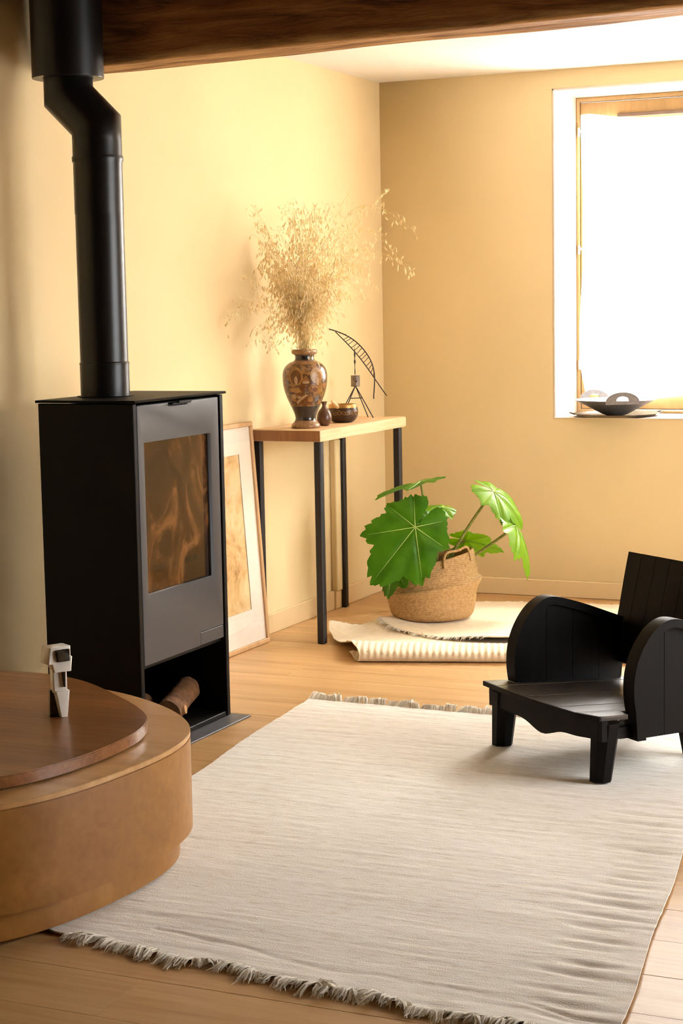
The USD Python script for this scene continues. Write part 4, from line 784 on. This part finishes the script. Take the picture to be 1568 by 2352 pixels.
# ------------------------------------------------------------------ round coffee table
M_veneer = wood('coffee_table_veneer', lin(132, 84, 28), lin(172, 122, 54), 'x', 5, 0.40, bump=0.06, rings=1.0, mid=lin(152, 102, 40), coat=0.05)
M_vtop = wood('coffee_table_top_veneer', lin(178, 128, 72), lin(218, 174, 116), 'x', 6, 0.36, bump=0.1, rings=2.5, coat=0.15)
M_walnut = wood('walnut_board', lin(92, 52, 24), lin(168, 112, 64), 'x', 9, 0.30, bump=0.10, rings=1.0, coat=0.1)
HT, HB = 0.340, 0.085
def outline_pts(pix, h):
    return np.array([at(a/2.45, 1440+b/2.45, 2, h)[:2] for a, b in pix])
ring_px = [(850, 420), (980, 490), (1060, 550), (1092, 590), (1085, 605), (1060, 620), (1000, 660), (870, 730), (700, 790), (400, 905), (0, 1012)]
board_px = [(150, 252), (290, 262), (450, 300), (650, 370), (760, 450), (815, 510), (830, 556), (790, 590), (600, 670), (400, 735), (0, 850)]
def close(pts, cx, cy, rx, ry):
    a0 = math.atan2((pts[-1][1]-cy)/ry, (pts[-1][0]-cx)/rx); a1 = math.atan2((pts[0][1]-cy)/ry, (pts[0][0]-cx)/rx)-2*math.pi
    extra = [(cx+rx*math.cos(a), cy+ry*math.sin(a)) for a in np.linspace(a0, a1, 14)[2:-2]]
    P = np.vstack([pts, extra]); from scipy.interpolate import splprep, splev
    Q = np.vstack([P, P[:1]]); tck, _ = splprep(Q.T, s=0.0012, per=True); X = np.array(splev(np.linspace(0, 1, 240, endpoint=False), tck)).T
    return X if sg.Polygon(X).exterior.is_ccw else X[::-1]
ro = close(outline_pts(ring_px, HT), 0.66, -4.58, 0.60, 0.70)
bo_ = close(outline_pts(board_px, HT+0.034), 0.60, -4.55, 0.52, 0.68)
ctb = thing('coffee_table', 'low round coffee table with a walnut board on a honey coloured wooden drum', 'table', (0.66, -4.55, 0.0))
def slabz(poly, z0, z1, ch_=0.003):
    c = m3.CrossSection([np.asarray(poly)]); return c.extrude(z1-z0-2*ch_).translate([0, 0, z0+ch_]) + c.offset(-ch_, m3.JoinType.Round).extrude(z1-z0).translate([0, 0, z0])
part(ctb, 'plinth', slabz(np.array(m3.CrossSection([ro]).offset(-0.035, m3.JoinType.Round).to_polygons()[0]), 0.0135, HB), M_veneer, 25)
part(ctb, 'drum', slabz(ro, HB-0.0005, HT-0.012), M_veneer, 25)
part(ctb, 'top_ring', slabz(ro, HT-0.0125, HT, 0.0015), M_vtop, 25, label='paler wooden top of the drum')
part(ctb, 'top_board', slabz(bo_, HT+0.004, HT+0.034, 0.003), M_walnut, 25, label='dark walnut board with a shadow gap below')
part(ctb, 'spacer', slabz(np.array(m3.CrossSection([bo_]).offset(-0.03, m3.JoinType.Round).to_polygons()[0]), HT-0.0005, HT+0.006, 0.001), M_dark, 25)
part(ctb, 'foot', slabz(np.array(m3.CrossSection([ro]).offset(-0.25, m3.JoinType.Round).to_polygons()[0]), 0.0, 0.015, 0.001), M_dark, 25)

# stone figure on the coffee table
M_marble = mat('marble', {'o': ('texture_coordinate', {}), 'n': ('noise_texture', {'scale': 9, 'detail': 5, 'distortion': 1.0}), 'r': ('rgb_ramp', {'ramp': [(0.60, lin(238, 230, 216)), (0.68, lin(210, 196, 176)), (0.72, lin(60, 52, 36))]}), 'p': ('principled_bsdf', {'roughness': 0.22, 'coat_weight': 0.2})},
    [('o.object', 'n.vector'), ('n.fac', 'r.fac'), ('r.color', 'p.base_color')])
M_onyx = plain('dark_marble', lin(38, 32, 22), 0.22, vary=0.5, scale=40, coat=0.3)
SF = np.array([0.925, -4.375, HT+0.0345]); SFR, SFD = HR, HZ
sf = thing('stone_sculpture', 'small white and black marble sculpture of stacked angular blocks on the walnut board', 'sculpture', SF)
S_ = 1/895.0
def blk(cx, z0, z1, w0, d0, w1, d1, rot, dx=0.0, dd=0.0, dcy=0.0):
    """block between heights z0 and z1 (px), half widths w0, d0 at the bottom and w1, d1 at the top, turned by rot, top shifted by dx, dd"""
    P = []
    for z, w_, d_, sx, sd in ((z0, w0, d0, 0, 0), (z1, w1, d1, dx, dd)):
        for a, b in ((-1, -1), (1, -1), (1, 1), (-1, 1)):
            for k in (0, 1):
                ua, ub = (a*w_*(0.86 if k else 1), b*d_*(1 if k else 0.86)); xr, yr = ua*math.cos(rot)-ub*math.sin(rot), ua*math.sin(rot)+ub*math.cos(rot)
                P.append(SF+SFR*(cx+xr+sx)*S_+SFD*(dcy+yr+sd)*S_+np.array([0, 0, z*S_]))
    return hull(P)
part(sf, 'foot_block', blk(9, 0, 62, 8, 12, 17, 15, 0.5, -3), M_marble, 0); part(sf, 'shaft', blk(2, 58, 116, 16, 14, 17, 15, 0.45, -1), M_marble, 0)
part(sf, 'shoulder_block', blk(7, 108, 142, 21, 18, 27, 20, 0.45, -3), M_marble, 0); part(sf, 'head_block', blk(-4, 128, 166, 30, 22, 27, 22, 0.62, 2, 4), M_marble, 0)
part(sf, 'dark_block', blk(-13, 0, 62, 11, 12, 9, 10, 0.3, 0, 0, 6), M_onyx, 0, label='black lower block'); part(sf, 'dark_facet', blk(14, 133, 160, 16, 9, 17, 9, 0.62, 0, 0, -12), M_onyx, 0, label='dark olive polished facet'); part(sf, 'dark_facet', blk(15.5, 72, 108, 2.0, 6, 3.5, 8, 0.45, -1, 0, -9.5), M_onyx, 0)

# ------------------------------------------------------------------ window sill things and curtain
M_alu = plain('worn_grey_aluminium', lin(128, 124, 124), 0.45, vary=0.15, scale=60, metallic=0.3)
M_pewter = plain('tarnished_tray', lin(96, 84, 66), 0.35, vary=0.25, scale=60, metallic=0.6)
TC = np.array([1.155, 0.120, WZ0+0.0035])
ty = thing('tray', 'round tarnished metal tray with small handles on the window sill', 'tray', TC)
part(ty, 'dish', lathe([(0.0, 0.0005), (0.165, 0.0005), (0.185, 0.004), (0.200, 0.012), (0.205, 0.013), (0.205, 0.0145), (0.198, 0.014), (0.184, 0.007), (0.165, 0.003), (0.0, 0.003)], TC, 90), M_pewter, 40)
for s in (-1, 1):
    c = TC+HR*0.2*s; tng = np.array([-HR[1], HR[0], 0])
    part(ty, 'handle', tube(spline([c+tng*0.03+np.array([0, 0, 0.013]), c+tng*0.022+HR*s*0.016+np.array([0, 0, 0.018]), c+HR*s*0.022+np.array([0, 0, 0.020]), c-tng*0.022+HR*s*0.016+np.array([0, 0, 0.018]), c-tng*0.03+np.array([0, 0, 0.013])], 20), 0.0035, 8), M_pewter, 60)
WC = TC+np.array([0.0, -0.014, 0.0035])
wk = thing('wok_bowl', 'grey metal wok shaped bowl with two loop handles standing on the tray', 'bowl', WC)
wo = spline([(0.0, 0.0, 0), (0.045, 0.002, 0), (0.085, 0.020, 0), (0.130, 0.044, 0), (0.175, 0.066, 0), (0.193, 0.074, 0)], 40)[:, :2]
part(wk, 'body', lathe(np.vstack([wo, [(0.1955, 0.0765), (0.192, 0.078)], (wo+np.array([0.0, 0.0035]))[::-1][1:]]), WC, 90), M_alu, 50)
for a_off, hh_ in ((math.pi+0.02, 0.050), (0.40, 0.046)):
    a = math.atan2(HZ[1], HZ[0])+a_off; e = np.array([math.cos(a), math.sin(a), 0]); tg = np.array([-e[1], e[0], 0]); c = WC+e*0.188+np.array([0, 0, 0.066])
    th_ = np.linspace(0, math.pi, 26); outer = [(0.072*math.cos(q)*(1+0.10*math.cos(q)**2), 0.004+hh_*math.sin(q)**0.85) for q in th_]
    inner = [(0.029*math.cos(q), 0.012+(hh_-0.028)*math.sin(q)**0.7) for q in np.linspace(0, math.pi, 18)]
    pg = sg.Polygon([(0.078, -0.004)]+outer+[(-0.078, -0.004)], [inner[::-1]]).buffer(0)
    v2 = trimesh.creation.extrude_polygon(pg, 0.006, engine='earcut'); V = np.array(v2.vertices)
    part(wk, 'handle', (c+np.outer(V[:, 0], tg)+np.outer(V[:, 1], np.array([0, 0, 1.0])+e*0.18)+np.outer(V[:, 2], e), np.array(v2.faces)), M_alu, 30)

M_sheer = mat('white_sheer_cotton', {'o': ('texture_coordinate', {}), 'n': ('noise_texture', {'scale': 300, 'detail': 2}), 'd': ('diffuse_bsdf', {'color': lin(250, 248, 244)}), 't': ('translucent_bsdf', {'color': lin(252, 251, 248)}), 'x': ('transparent_bsdf', {'color': (1, 1, 1)}), 'm1': ('mix_closure', {'fac': 0.6}), 'm2': ('mix_closure', {'fac': 0.42})},
    [('d.BSDF', 'm1.closure1'), ('t.BSDF', 'm1.closure2'), ('m1.closure', 'm2.closure1'), ('x.BSDF', 'm2.closure2')], 'm2.closure')
def curtain():
    nx, nz = 150, 120; s = np.linspace(0, 1, nx)[:, None]; q = np.linspace(0, 1, nz)[None]
    x0 = np.interp(q, [0, 0.03, 0.3, 0.55, 0.75, 0.88, 1.0], [0.925, 0.925, 0.938, 0.935, 0.918, 0.915, 0.948]); x1 = 2.20+0*q
    X = x0*(1-s)+x1*s
    sagp = np.interp(X, [0.92, 0.97, 1.12, 1.40, 1.55, 1.85, 2.2], [2.318, 2.322, 2.298, 2.278, 2.300, 2.275, 2.318]); bot = 0.955+0.012*np.sin(X*9)
    Z = sagp*(1-q)+bot*q
    Y = WD-0.030+0.010*np.sin(X*38+np.sin(q*3)*1.2)*(0.4+0.6*q)*np.exp(-((X-0.9)/0.5)**2)+0.005*np.sin(X*17+q*4)-0.012*np.exp(-((X-0.94)/0.03)**2)
    return np.stack([X+0*q, Y, Z], -1)
solo('curtain', sheet(curtain(), 0.0006), M_sheer, 'thin white cotton cloth hung as a curtain over the window', 'curtain', smooth=70)
